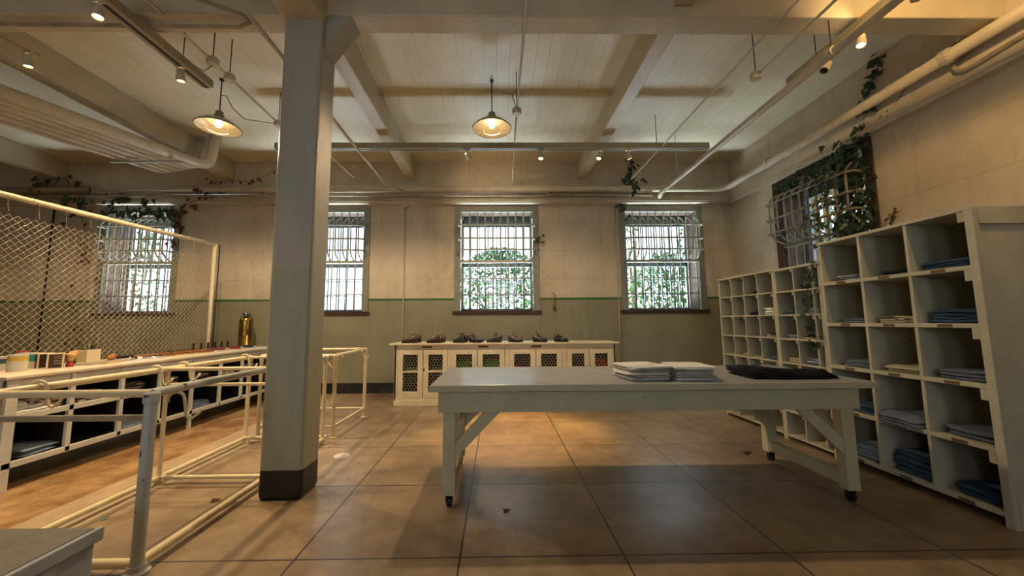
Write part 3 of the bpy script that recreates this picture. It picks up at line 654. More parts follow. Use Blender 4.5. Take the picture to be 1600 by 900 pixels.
medc(2, 2, 'pale', .04, 'pale blue folded shirt'); medc(1, 2, 'mix', .065, 'dark shirt with a white edge', layers=3); medc(0, 2, 'grey', .035, 'grey blue folded shirt')
medc(2, 3, 'cream', .05, 'cream crumpled shirt'); medc(1, 3, 'stripe', .065, 'blue striped crumpled shirt', layers=3); medc(0, 3, 'white', .04, 'white cloth')
def farc(col, row, mat, h, desc, frac=.9, **k):
    cn = ['right', 'third', 'second', 'left'][col]
    cell_cloth(fys, FZ, col, row, mat, h, frac, '%s, %s column, row %s of the furthest shelf' % (desc, cn, ['one', 'two', 'three', 'four', 'five'][row]), depth=.30, dz=.009, grp='folded garments in the furthest shelf', seed=row+21, back=.03, **k)
farc(1, 0, 'black', .05, 'small dark bundle', .4); farc(1, 1, 'navy', .04, 'dark folded shirt'); farc(0, 1, 'white', .09, 'stack of white folded shirts', layers=4)
farc(0, 2, 'mix', .05, 'white and dark folded shirts'); farc(2, 3, 'mix', .05, 'white and dark crumpled cloth', .8); farc(1, 3, 'cream', .025, 'thin cream cloth'); farc(0, 3, 'grey', .04, 'grey folded shirt')

# ------------------------------------------------------------------ work table
TX0, TX1, TY0, TY1, TZ = -.53, 3.02, 3.0, 4.16, .96
t = thing('work_table', ((TX0+TX1)/2, (TY0+TY1)/2, 0), 'long cream painted wooden work table on castors in the middle of the room', 'table')
obj('tabletop', MB().box(TX0, TX1, TY0, TY1, TZ-.05, TZ), M_TOP, t, bevel=.005)
obj('tabletop_edge', MB().box(TX0-.004, TX1+.004, TY0-.012, TY0, TZ-.052, TZ-.002), M_TABLE, t, bevel=.003)
AX0, AX1, AY0, AY1 = -.475, 2.93, 3.06, 4.10
obj('apron', MB().box(AX0, AX1, AY0, AY0+.03, .735, TZ-.05), M_TABLE, t, bevel=.003)
obj('apron', MB().box(AX0, AX1, AY1-.03, AY1, .735, TZ-.05), M_TABLE, t, bevel=.003)
obj('apron', MB().box(AX0, AX0+.03, AY0+.03, AY1-.03, .735, TZ-.05), M_TABLE, t, bevel=.003)
obj('apron', MB().box(AX1-.03, AX1, AY0+.03, AY1-.03, .735, TZ-.05), M_TABLE, t, bevel=.003)
for sx, lx in ((1, AX0+.035), (-1, AX1-.13)):
    for ly in (AY0+.032, AY1-.125):
        leg = obj('leg', MB().box(lx, lx+.10, ly, ly+.09, .09, TZ-.05), M_TABLE, t, bevel=.004)
        w_ = MB(); cx, cy = lx+.05, ly+.045
        w_.tube([(cx-.018, cy, .035), (cx+.018, cy, .035)], .035, 16)
        obj('castor_wheel', w_, M_RUBBER, leg)
        obj('castor_fork', MB().box(cx-.028, cx-.022, cy-.02, cy+.02, .03, .09).box(cx+.022, cx+.028, cy-.02, cy+.02, .03, .09).box(cx-.028, cx+.028, cy-.022, cy+.022, .08, .092), M_BLACK, leg)
    x1 = lx+.05; 
    for ly in (AY0+.06, AY1-.06):   # knee braces along the length
        a = Vector((x1+sx*.02, ly, .40)); b = Vector((x1+sx*.42, ly, .80)); obj('knee_brace', MB().beam(a, b, .09, .035, upv=(0, 1, 0)) if False else MB().beam(a, b, .032, .09), M_TABLE, t, bevel=.003)
    obj('stretcher', MB().box(lx+.01, lx+.085, AY0+.12, AY1-.12, .11, .205), M_TABLE, t, bevel=.003)
    for s2, yy in ((1, AY0+.13), (-1, AY1-.13)):
        obj('end_brace', MB().beam((x1, yy-s2*.02, .48), (x1, yy+s2*.30, .76), .03, .07), M_TABLE, t, bevel=.003)

# folded shirts on the table
k = 0
for (cx, cy, wds, n, lab) in ((1.255, 3.31, (.37, .42), 5, 'left'), (1.645, 3.31, (.35, .44), 5, 'right')):
    z = TZ+.002; pos = ['at the bottom', 'second from the bottom', 'in the middle', 'second from the top', 'on top']
    for i in range(n):
        h = .0185 + (i == n-1)*.002; mb = folded(wds[0], wds[1], h, 100+k, 2, rag=.006)
        o = obj('folded_shirt', moved(mb, (cx+.012*math.sin(k*2.3), cy+.014*math.cos(k*1.7), z), .06*math.sin(k*1.9)+(.10 if lab == 'left' else -.05)), CL['white'] if i % 2 == 0 or i == n-1 else CL['offwhite'] if 'offwhite' in CL else CL['cream'], smooth=True)
        tag(o, 'white folded shirt %s of the %s stack on the work table' % (pos[i], lab), 'folded shirt', 'white shirts stacked on the work table'); z += h*1.22; k += 1
# dark trousers on the table
def trousers(L, W, H, seed):
    mb = MB(); nx, ny = 40, 16; vs = []
    for i in range(nx+1):
        for j in range(ny+1):
            u, v = i/nx, j/ny; e = (1-abs(2*v-1)**3.0)**.6*(1-abs(2*u-1)**7)**.5
            z = H*e*(.72+.30*math.sin(u*5.2+1.2)*.5+.42*noise.noise(Vector((u*5, v*3, seed)))) 
            wv = 1+.10*noise.noise(Vector((u*4, 3, seed)))
            vs.append(((u-.5)*L+.02*noise.noise(Vector((u*2, v*6, seed+4))), (v-.5)*W*wv*(1 if u < .8 else 1-(u-.8)*1.2), max(z, 0)+.002))
    n0 = len(vs); fs = [(i*(ny+1)+j, (i+1)*(ny+1)+j, (i+1)*(ny+1)+j+1, i*(ny+1)+j+1) for i in range(nx) for j in range(ny)]
    vs += [(x, y, 0) for x, y, z in vs]
    fs += [tuple(n0+q for q in reversed(f)) for f in fs[:nx*ny]]
    mb.add(vs, fs)
    return mb
o = obj('folded_trousers', moved(trousers(.74, .40, .085, 3), (2.52, 3.32, TZ), -.04), CL['black'], smooth=True); tag(o, 'black folded trousers lying at the right end of the work table', 'trousers')
mb = folded(.34, .34, .045, 77, 2); o = obj('folded_jacket', moved(mb, (2.44, 3.62, TZ+.001), .1), CL['navy'], smooth=True); tag(o, 'dark navy garment lying behind the black trousers on the work table', 'folded clothes')
o = obj('trouser_belt', MB().tube([(2.20+.03*math.cos(a), 3.28+.10*math.sin(a), TZ+.012+.008*math.sin(3*a)) for a in [q*PI/6 for q in range(0, 10)]], .011, 6), CL['navy'], smooth=True)
tag(o, 'dark rolled belt end at the left of the black trousers', 'belt')

# ------------------------------------------------------------------ shoe cabinet
CX0, CX1, CY, CB, CZ = -1.82, 2.11, 6.72, 7.34, 1.085
t = thing('wire_door_cabinet', ((CX0+CX1)/2, (CY+CB)/2, 0), 'long low cream cabinet with chicken wire doors against the far wall', 'cabinet')
obj('top_board', MB().box(CX0-.09, CX1+.06, CY-.05, CB+.02, CZ-.028, CZ), M_CREAM, t, bevel=.005)
obj('plinth', MB().box(CX0, CX1, CY-.01, CB, 0, .10), M_CREAM, t, bevel=.004)
obj('side_panel', MB().box(CX0, CX0+.03, CY, CB, .10, CZ-.03), M_CREAM, t); obj('side_panel', MB().box(CX1-.03, CX1, CY, CB, .10, CZ-.03), M_CREAM, t)
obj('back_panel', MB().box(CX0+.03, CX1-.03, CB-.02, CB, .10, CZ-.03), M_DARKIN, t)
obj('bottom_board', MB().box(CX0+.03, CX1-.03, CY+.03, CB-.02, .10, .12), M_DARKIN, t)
obj('inner_shelf', MB().box(CX0+.03, CX1-.03, CY+.05, CB-.02, .575, .595), M_CREAM, t)
obj('face_rail', MB().box(CX0, CX1, CY, CY+.03, .97, CZ-.03), M_CREAM, t, bevel=.003)
obj('face_rail', MB().box(CX0, CX1, CY, CY+.03, .10, .14), M_CREAM, t, bevel=.003)
doors = [(-1.76, -1.32), (-1.31, -.88), (-.82, -.36), (-.35, .13), (.21, .68), (.69, 1.15), (1.24, 1.64), (1.65, 2.06)]
for xa, xb in ((CX0, -1.765), (-.875, -.825), (.135, .205), (1.155, 1.235), (2.065, CX1)): obj('face_stile', MB().box(xa, xb, CY, CY+.03, .14, .97), M_CREAM, t, bevel=.003)
def hexnet(x0, x1, y, z0, z1, s=.052):
    mb = MB(); h = s*.58; k = 0; z = z0; row = 0
    dz = s*.87
    nrow = int((z1-z0)/dz)+1; ncol = int((x1-x0)/s)+1
    for r_ in range(nrow):
        for c in range(ncol):
            x = x0+c*s+(s/2 if r_ % 2 else 0); z = z0+r_*dz
            a, b = (x-s/2, y, z), (x, y, z+.29*s); c2 = (x+s/2, y, z)
            for p, q in ((a, b), (b, c2)):
                if x0-.001 <= min(p[0], q[0]) and max(p[0], q[0]) <= x1+.001: mb.tube([p, q], .0026, 3, cap=False)
            if z+dz <= z1 and x0 <= x <= x1: mb.tube([b, (x, y, z+dz)], .0034, 3, cap=False)
    return mb
for i, (xa, xb) in enumerate(doors):
    n = ('door')
    ww = .09; g = MB(); ya, yb = CY-.004, CY+.022
    g.box(xa, xa+ww, ya, yb, .135, .965); g.box(xb-ww, xb, ya, yb, .135, .965); g.box(xa+ww, xb-ww, ya, yb, .135, .245); g.box(xa+ww, xb-ww, ya, yb, .885, .965)
    g.box(xa+ww, xb-ww, ya+.004, yb, .575, .597)
    dr = obj('door', g, M_CREAM, t, bevel=.003)
    obj('chicken_wire', hexnet(xa+ww, xb-ww, CY+.012, .245, .885), M_NET, dr)
    if i % 2: obj('latch', MB().box(xa+.005, xa+.025, CY-.012, CY-.003, .60, .65), M_BLACK, dr)
for x in (-1.25, -.25, .70): obj('worn_label', MB().box(x-.09, x+.09, CY-.004, CY+.001, 1.0, 1.035), M_LABEL, t)
# things glimpsed inside the cabinet
G1 = cloth('green_cloth', '2f8a30'); R1 = cloth('red_cloth', 'b02222')
for x, m_, lb, c in ((-.60, G1, 'green cloth bundle behind the third cabinet door from the left', 'cloth'), (-.12, G1, 'green cloth bundle behind the fourth cabinet door from the left', 'cloth'), (.45, R1, 'small red cloth behind the fifth cabinet door from the left', 'cloth'), (1.86, R1, 'red cloth bundle behind the rightmost cabinet door', 'cloth')):
    hh = .15 if m_ is G1 else (.06 if x < 1 else .16)
    tag(obj('folded_cloth', moved(folded(.34, .30, hh, int(x*50)+300, 3), (x, 7.0, .597)), m_, smooth=True), lb, c)

# ------------------------------------------------------------------ shoes
M_SHOE = [paint('brown_leather', '4a2c22', .35, .3, scale=20, bump=.1), paint('dark_brown_leather', '2d2220', .35, .3, scale=20, bump=.1), paint('black_leather', '17181c', .3, .2, scale=20, bump=.1)]
M_SOLE = flat('shoe_sole', '2a201a', .6); M_LACE = flat('shoe_lace', 'b08f78', .8)
def shoe_mb(L=.285):
    mb = MB(); n = 16; rings = []
    for i in range(17):
        u = i/16; x = -L/2+L*u
        wdt = .047*(1-.22*math.sin(PI*max(0, min(1, (u-.15)/.5))))*(1 if u < .75 else math.sqrt(max(0.02, 1-((u-.75)/.26)**2)))*(.7+.3*min(1, u*9)) + (.004 if .6 < u < .85 else 0)
        top = .085*(1-u*.0) if u < .30 else (.085-.052*((u-.30)/.40) if u < .70 else .036*(1-((u-.70)/.31)**2)**.5+.002)
        top = max(top, .012)
        ring = []
        for j in range(n):
            a = 2*PI*j/n; y = wdt*math.cos(a); z = .018+(top/2)+(top/2)*math.sin(a)
            ring.append((x, y*(1 if math.sin(a) < .3 else .72+.0*u), z))
        rings.append(ring)
    vs = [p for r_ in rings for p in r_]; fs = [(i*n+j, i*n+(j+1) % n, (i+1)*n+(j+1) % n, (i+1)*n+j) for i in range(16) for j in range(n)]
    fs += [tuple(range(n-1, -1, -1)), tuple(16*n+j for j in range(n))]; mb.add(vs, fs)
    sole = MB(); o = []
    for i in range(28):
        a = 2*PI*i/28; u = .5+.5*math.cos(a); wdt = (.036 if u < .35 else .036+.014*math.sin(PI*min(1, (u-.35)/.5)))*abs(math.sin(a))**.55
        o.append((-L/2+L*u*1.015, math.copysign(wdt, math.sin(a))))
    vs = [(x, y, 0) for x, y in o]+[(x, y, .020) for x, y in o]; N = 28
    sole.add(vs, [(i, (i+1) % N, N+(i+1) % N, N+i) for i in range(N)]+[tuple(range(N-1, -1, -1)), tuple(range(N, 2*N))])
    heel = MB().box(-L/2+.002, -L/2+.07, -.032, .032, 0, .0)
    lace = MB()
    for q in range(4):
        x = -.045+.024*q; z = .108-.0135*q; lace.tube([(x, -.026, z-.004), (x+.006, 0, z+.008), (x, .026, z-.004)], .0045, 4)
    lace.tube([(-.05, 0, .108), (-.085, .03, .150), (-.03, .045, .135), (-.042, 0, .113), (-.0, -.030, .152), (.02, -.040, .118), (-.048, 0, .110)], .0042, 4)
    tongue = MB().add([(-.075, -.020, .135), (-.075, .020, .135), (-.03, .024, .106), (-.03, -.024, .106), (-.067, -.020, .137), (-.067, .020, .137), (-.024, .024, .108), (-.024, -.024, .108)], [(0,1,2,3),(4,7,6,5),(0,4,5,1),(2,6,7,3),(1,5,6,2),(0,3,7,4)])
    return mb, sole, lace, tongue
def make_shoe(mat, label):
    t = thing('leather_shoe', (0, 0, 0), label, 'shoe', 'shoes set out on the cabinet'); u, s, l, tg = shoe_mb()
    obj('upper', u, mat, t, smooth=True); obj('sole', s, M_SOLE, t); obj('laces', l, M_LACE, t); obj('tongue', tg, mat, t)
    return t
protos = {}
pairs = [(642, 0, 180, 'dark brown'), (680, 0, 184, 'brown'), (717, 1, 150, 'reddish brown'), (742, 1, -30, 'reddish brown'), (770, 1, 160, 'brown'), (803, 0, -22, 'brown'), (841, 1, -20, 'dark brown'), (874, 2, -15, 'black')]
ordn = ['first', 'second', 'third', 'fourth', 'fifth', 'sixth', 'seventh', 'eighth']
for i, (px, mi, ang, col) in enumerate(pairs):
    x = (px-776)/582*6.95*.985
    for s_, (dx, dy) in enumerate(((0, 0), (.035, .13))):
        lab = '%s shoe %s the %s pair from the left on the cabinet' % (col, 'at the front of' if s_ == 0 else 'at the back of', ordn[i])
        mat_i = 2 if i == 7 else mi
        if mat_i not in protos: protos[mat_i] = make_shoe(M_SHOE[mat_i], lab); o = protos[mat_i]; o.scale = (1, 1, 1.3) if i < 2 else (.86, 1.05, 1.3); o.location = (x+dx, 6.80+dy, CZ+.001); o.rotation_euler = (0, 0, R(ang))
        else: dup(protos[mat_i], (x+dx, 6.80+dy, CZ+.001), R(ang+s_*7), lab, scale=(1, 1, 1.3) if i < 2 else (.86, 1.05, 1.3))

# ------------------------------------------------------------------ pipe railings
def railing(segs, label, loc, hooks=()):
    t = thing('pipe_railing', loc, label, 'railing')
    for nm, a, b, r, mt in segs:
        o = obj(nm, MB().tube([a, b], r, 12), mt, t, smooth='auto')
        if nm == 'post':
            x, y, z = a; obj('floor_flange', MB().lathe([(r*2.0, .001), (r*2.0, .012), (r*1.35, .022), (r*1.35, .05)], (x, y, 0), 14), mt, o)
            obj('elbow', MB().lathe([(r*1.02, -.06), (r*1.25, -.055), (r*1.25, .0), (r*.9, .012)], (x, y, b[2]), 14), mt, o)
    for p, d in hooks:
        p = Vector(p); d = Vector(d).normalized(); u = Vector((0, 0, 1)); pts = []
        for i in range(9):
            a = PI*1.15*(1-i/8); pts.append(p+d*.045*math.cos(a)+u*.045*math.sin(a))
        e = pts[-1]; pts += [e+d*.01-u*.06, e+d*.015-u*.11, e+d*.045-u*.135, e+d*.085-u*.10, e+d*.10-u*.07]
        obj('hook', MB().tube(pts, .010, 8), M_RAIL, t, smooth=True)
    return t
A, B2 = -3.11, -2.12; Y0, Y1, Y2 = 2.37, 3.62, 4.80; ZT, ZM, ZB = 1.03, .885, .055; r = .026
segs = [('post', (B2, Y0, 0), (B2, Y0, ZT), .033, M_POST), ('post', (A, Y0, 0), (A, Y0, ZT), r, M_RAIL), ('post', (A, Y1, 0), (A, Y1, ZT), .018, M_RAIL), ('post', (A, Y2, 0), (A, Y2, ZT), .024, M_RAIL), ('post', (B2+.0, Y2-.1, 0), (B2, Y2-.1, ZT), .022, M_RAIL)]
for z in (ZT,):
    segs += [('top_rail', (A, Y0, z), (A, Y2, z), r, M_RAIL), ('top_rail', (B2, Y0, z), (B2, Y2-.1, z), r, M_POST)]
for y in (Y0, Y1, Y2): segs += [('cross_rail', (A if y > Y0 else A-1.5, y, ZT), (B2, y, ZT), .024 if y == Y0 else .018, M_RAIL)]
segs += [('cross_rail', (A-1.5, Y0, ZM), (B2, Y0, ZM), .019, M_PIPED), ('cross_rail', (A, Y1, ZM), (B2, Y1, ZM), .016, M_RAIL),
         ('bottom_rail', (A, Y0, ZB), (A, Y2, ZB), .024, M_RAIL), ('bottom_rail', (B2, Y0, ZB), (B2, Y2-.1, ZB), .026, M_RAIL), ('bottom_rail', (A, Y0, ZB), (B2, Y0, ZB), .028, M_RAIL), ('bottom_rail', (A, Y1, ZB), (B2, Y1, ZB), .018, M_RAIL), ('bottom_rail', (A, Y2, ZB), (B2, Y2, ZB), .02, M_RAIL)]
railing(segs, 'white pipe railing with hooks running beside the column in the left foreground', (A/2+B2/2, (Y0+Y2)/2, 0),
        hooks=[((A, 2.62, ZT), (1, .2, 0)), ((A, 3.50, ZT), (1, .1, 0)), ((A, 3.80, ZT), (1, .2, 0)), ((A, 4.70, ZT), (1, .1, 0)), ((B2, 2.55, ZT-.07), (1, .3, 0)), ((B2, 4.0, ZT), (-1, .2, 0))])
Y3, Y4 = 4.94, 5.97; AX, BX = -3.05, -2.10
segs = [('post', (AX, Y3, 0), (AX, Y3, 1.03), .022, M_RAIL), ('post', (BX, Y3, 0), (BX, Y3, 1.03), .024, M_RAIL), ('post', (BX+.03, Y4, 0), (BX+.03, Y4, 1.04), .024, M_RAIL), ('post', (AX, Y4, 0), (AX, Y4, 1.04), .022, M_RAIL),
        ('top_rail', (BX, Y3, 1.03), (BX+.03, Y4, 1.04), .026, M_RAIL), ('top_rail', (AX, Y3, 1.03), (AX, Y4, 1.04), .024, M_RAIL), ('cross_rail', (AX, Y4, 1.04), (BX+.03, Y4, 1.04), .024, M_RAIL), ('cross_rail', (AX, Y3, 1.03), (BX, Y3, 1.03), .024, M_RAIL),
        ('bottom_rail', (BX, Y3, .14), (BX+.03, Y4, .14), .018, M_RAIL), ('bottom_rail', (AX, Y4, .14), (BX+.03, Y4, .14), .018, M_RAIL), ('bottom_rail', (AX, Y3, .14), (BX, Y3, .14), .018, M_RAIL), ('bottom_rail', (AX, Y3, .14), (AX, Y4, .14), .018, M_RAIL)]
railing(segs, 'short white pipe railing standing behind the column', (AX/2+BX/2, (Y3+Y4)/2, 0), hooks=[((BX+.02, 5.7, 1.03), (1, .1, 0)), ((BX, 5.05, 1.0), (-1, .1, 0))])

# ------------------------------------------------------------------ counter behind the fence rail
BX0, BX1, BYa, BYb, BT = -5.16, -4.30, 3.40, 7.72, 1.0
t = thing('issue_counter', ((BX0+BX1)/2, (BYa+BYb)/2, 0), 'long white counter with dark open shelves along the chain link fence', 'counter')
obj('countertop', MB().box(BX0, BX1+.015, BYa-.03, BYb, BT-.03, BT), M_BENCHTOP, t, bevel=.006)
obj('end_panel', MB().box(BX0, BX1-.05, BYa, BYa+.03, .05, BT-.03), M_CREAM, t)
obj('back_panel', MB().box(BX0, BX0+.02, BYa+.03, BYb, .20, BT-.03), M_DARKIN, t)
obj('front_apron', MB().box(BX1-.035, BX1-.018, BYa, BYb, .885, BT-.03), M_BENCH, t)
sty = [3.40, 3.90, 4.41, 4.90, 5.41, 5.95, 6.44, 6.96, 7.50]
for i, y in enumerate(sty):
    wd_ = .085 if i == 0 else .045
    obj('front_post', MB().box(BX1-.035, BX1, y, y+wd_, 0 if i in (0, 4, 7) else .20, BT-.03), M_BENCH, t, bevel=.004)
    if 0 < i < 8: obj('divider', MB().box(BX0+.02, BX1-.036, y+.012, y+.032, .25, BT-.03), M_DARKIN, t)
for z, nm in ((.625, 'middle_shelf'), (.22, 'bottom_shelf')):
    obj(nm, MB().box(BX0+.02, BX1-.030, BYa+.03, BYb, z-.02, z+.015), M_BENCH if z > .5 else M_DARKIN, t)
    obj('shelf_edge', MB().box(BX1-.03, BX1+.0, BYa+.02, BYb, z-.025, z+.028), M_BENCH, t, bevel=.003)
# piles on the counter's shelves
spec = [(3.62, .64, 'white', 'crumpled white cloth at the near end'), (3.78, .64, 'redmix', 'dark red bundle beside the white cloth'), (4.15, .64, 'mix', 'cream and brown bundle'), (4.62, .64, 'greyd', 'dark grey bundle between two posts'), (5.12, .64, 'greyd', 'dark bundle with pale paper'),
        (5.62, .64, 'greyd', 'grey bundle with pale brown edge'), (6.15, .64, 'cream', 'cream bundle near the far end'), (6.68, .64, 'pale', 'pale bundle by the column'),
        (3.75, .235, 'pale', 'pale blue folded sheets at the near end'), (4.64, .235, 'pale', 'pale folded sheets in the middle'), (5.68, .235, 'pale', 'pale blue folded sheets toward the far end')]
CL['redmix'] = cloth('dark_red_cloth', '4a1d20', 'a89078', 8); CL['greyd'] = cloth('dark_grey_cloth', '3c3a38', '8f8474', 5)
for i, (y, z, m_, d_) in enumerate(spec):
    low = z < .4
    mb = folded(.40, .34 if not low else .38, .10 if not low else .07, 500+i, 3, rag=.03)
    o = obj('folded_cloth' if low else 'cloth_bundle', moved(mb, (BX1-.27, y+.03, z+.001), .1*math.sin(i)), CL[m_], smooth=True)
    tag(o, '%s on the %s shelf of the counter' % (d_, 'bottom' if low else 'middle'), 'folded cloth' if low else 'cloth bundle')

# ------------------------------------------------------------------ things on the counter
M_WHITEP = flat('white_plastic', 'c9c2ae', .4); M_YEL = flat('yellow_label', 'c9a43a', .5); M_TEAL = flat('teal_label', '2e7f8c', .5); M_BRN = flat('brown_label', '3a211a', .5); M_RED = flat('red_label', '9c2a22', .5)
M_NAVYB = flat('navy_label', '3d4a5a', .5); M_TAN = flat('tan_bristle', 'c79a5a', .7); M_WOODO = paint('varnished_wood', 'b06f33', .35, .2, scale=12); M_LETTER = flat('cream_card', 'd9cba8', .6)
def carton(x, y, wx, wy, h, rz, label, bands):
    t = thing('carton', (x, y, BT), label, 'carton')
    def L(mb): return moved(mb, (x, y, BT), rz)
    obj('box_body', L(MB().box(-wx/2, wx/2, -wy/2, wy/2, 0, h)), M_WHITEP if bands[0] == 'w' else M_LETTER, t, bevel=.002)
    for nm, mt, z0, z1, x0, x1 in bands[1]:
        obj(nm, L(MB().box(-wx/2-.0015, wx/2+.0015, -wy/2+x0*wy, -wy/2+x1*wy, z0*h, z1*h).box(-wx/2+x0*wx, -wx/2+x1*wx, -wy/2-.0015, wy/2+.0015, z0*h, z1*h)), mt, t)
def tin(x, y, r_, h, mt, lid, label, band=None):
    t = thing('paint_tin', (x, y, BT), label, 'tin')
    obj('tin_body', MB().lathe([(r_, 0), (r_, h)], (x, y, BT), 24), mt, t, smooth='auto')
    obj('lid', MB().lathe([(r_*.96, h), (r_*1.02, h+.004), (r_*1.0, h+.012), (r_*.9, h+.013)], (x, y, BT), 24), lid, t, smooth='auto')
    if band: obj('label_band', MB().lathe([(r_*1.01, h*band[1]), (r_*1.01, h*band[2])], (x, y, BT), 24, cap=False), band[0], t)
tin(-5.00, 3.90, .062, .125, M_WHITEP, M_WHITEP, 'white tin with a blue grey band at the left edge of the counter', (M_NAVYB, .55, .92))
tin(-4.74, 3.80, .068, .150, M_WHITEP, M_WHITEP, 'white tin with a yellow band in front on the counter', (M_YEL, .68, .95))
tin(-4.90, 4.02, .060, .150, M_WHITEP, M_WHITEP, 'tin with a teal top half behind the yellow banded one', (M_TEAL, .50, .95))
tin(-5.06, 4.08, .045, .165, M_LETTER, M_RED, 'slim tin with a red lid among the tins on the counter')
stripes = ('c', [('brown_panel', M_BRN, .04, .93, .12, .88), ('white_band', M_LETTER, .30, .36, .40, .86), ('white_band', M_LETTER, .46, .52, .40, .86), ('white_band', M_LETTER, .62, .68, .40, .86), ('white_band', M_LETTER, .76, .81, .40, .86)])
stripes = ('c', [(n_, m2_, a_, b_, c_, d_) for n_, m2_, a_, b_, c_, d_ in stripes[1]])
carton(-5.00, 4.17, .07, .10, .15, .3, 'narrow brown and cream striped carton nearest the tins', stripes)
carton(-4.82, 4.09, .08, .12, .155, -.5, 'middle brown and cream striped carton on the counter', stripes)
carton(-4.66, 4.05, .08, .12, .155, -.75, 'right brown and cream striped carton on the counter', stripes)
for x, y, lb in ((-4.77, 4.19, 'shaving brush with a red foot just right of the striped cartons'), (-4.62, 4.15, 'shaving brush with a red foot nearest the counter front'), (-4.95, 4.47, 'shaving brush with a dark foot beside the white planter')):
    t = thing('shaving_brush', (x, y, BT), lb, 'brush', 'shaving brushes on the counter')
    obj('handle', MB().lathe([(.030, 0), (.031, .03), (.020, .045), (.026, .06)], (x, y, BT), 16), M_RED if x > -4.8 else M_BLACK, t, smooth='auto')
    obj('bristles', MB().lathe([(.022, .06), (.030, .085), (.042, .12), (.038, .14), (.015, .15)], (x, y, BT), 16), M_TAN, t, smooth=True)
t = thing('planter', (-5.02, 4.68, BT), 'square white planter with a small plant on the counter', 'planter')
obj('pot', MB().box(-5.09, -4.93, 4.60, 4.76, BT, BT+.15), M_LETTER, t, bevel=.003)
obj('soil', MB().box(-5.08, -4.94, 4.61, 4.75, BT+.15, BT+.156), M_BLACK, t)
g = MB(); rnd = random.Random(5)
for k in range(10): g.leaf((-5.02+rnd.uniform(-.05, .05), 4.68+rnd.uniform(-.06, .04), BT+.16), (rnd.uniform(-1, 1), rnd.uniform(-1, 1), .6), (rnd.uniform(-1, 1), rnd.uniform(-1, 1), 1), .07, lobes=False)
obj('leaves', g, flat('planter_leaf', '6f7f3a', .6), t)
obj('dark_stake', MB().tube([(-4.97, 4.68, BT+.15), (-4.97, 4.68, BT+.21)], .009, 8), M_BLACK, t)
def slab(name, x, y, wx, wy, h, rz, mt, label, cat, grp=None, z=BT, bev=.003):
    return tag(obj(name, moved(MB().box(-wx/2, wx/2, -wy/2, wy/2, 0, h), (x, y, z+.001), rz), mt, bevel=bev), label, cat, grp)
slab('metal_tray', -4.72, 4.62, .22, .62, .008, .15, M_SHADE, 'flat grey tray lying on the counter in front of the planter', 'tray')
tag(obj('wooden_brush', moved(MB().lathe([(.005, -.16), (.025, -.14), (.036, -.05), (.036, .06), (.020, .10), (.016, .18), (.004, .20)], (0, 0, .036), 14, axis=(0, 1, 0)), (-5.00, 4.97, BT), .6), M_WOODO, smooth=True), 'orange wooden clothes brush lying on the counter beyond the planter', 'brush')
slab('scissors_case', -4.58, 4.55, .05, .26, .012, .3, M_TAN, 'small tan tool on the front of the counter near the tray', 'tool')
for i, (x, y) in enumerate([(-4.74, 4.98), (-4.68, 5.10), (-4.78, 5.20), (-4.64, 5.28)]):
    t = MB(); rr = random.Random(i)
    for k in range(5): t.tube([(x+rr.uniform(-.06, .06), y+rr.uniform(-.08, .08), BT+.006+.002*k), (x+rr.uniform(-.06, .06), y+rr.uniform(-.08, .08), BT+.008+.002*k)], .006, 5)
    tag(obj('metal_tools', t, M_CHROME), ['nearest', 'second', 'third', 'furthest'][i]+' little heap of grey metal tools on the counter front', 'tools', 'metal tools on the counter')
# shoe brushes / belts laid out in two rows
rr = random.Random(3); n = 0
for row, (xr, mt, nm) in enumerate(((-5.02, M_BLACK, 'dark'), (-4.86, M_WOODO, 'orange brown'), (-4.66, M_WOODO, 'tan'))):
    for k in range(7 if row < 2 else 5):
        y = 5.14+k*.19+(.28 if row == 2 else 0)+(.06 if row == 1 else 0); x = xr+rr.uniform(-.02, .02)
        mat_ = [M_SHOE[1], M_WOODO, paint('brown_wood', '7a4a2c', .4, .3, scale=9)][row]
        t = thing('shoe_brush', (x, y, BT), '%s shoe brush, %s in the %s row laid along the counter' % (nm, ['nearest', 'second', 'third', 'fourth', 'fifth', 'sixth', 'seventh'][k], ['back', 'middle', 'front'][row]), 'brush', 'shoe brushes along the counter')
        obj('back', moved(MB().lathe([(.004, -.085), (.032, -.07), (.038, 0), (.032, .07), (.004, .085)], (0, 0, 0), 14, axis=(0, 1, 0)), (0, 0, 0)), mat_, t) if False else None
        o_ = []
        for a in range(20):
            an = 2*PI*a/20; o_.append((x+.036*math.copysign(abs(math.cos(an))**.8, math.cos(an))*(1+.1*math.sin(an)), y+.09*math.sin(an)))
        for nm2, z0, z1, sc_, mm in (('bristles', 0, .020, .88, M_BLACK if row != 2 else M_TAN), ('brush_back', .020, .038, 1.0, mat_)):
            b_ = MB(); pts = [((p-x)*sc_+x, (q-y)*sc_+y) for p, q in o_]; b_.add([(p, q, BT+z0+.001) for p, q in pts]+[(p, q, BT+z1+.001) for p, q in pts], [(i, (i+1) % 20, 20+(i+1) % 20, 20+i) for i in range(20)]+[tuple(range(19, -1, -1)), tuple(range(20, 40))])
            obj(nm2, b_, mm, t)
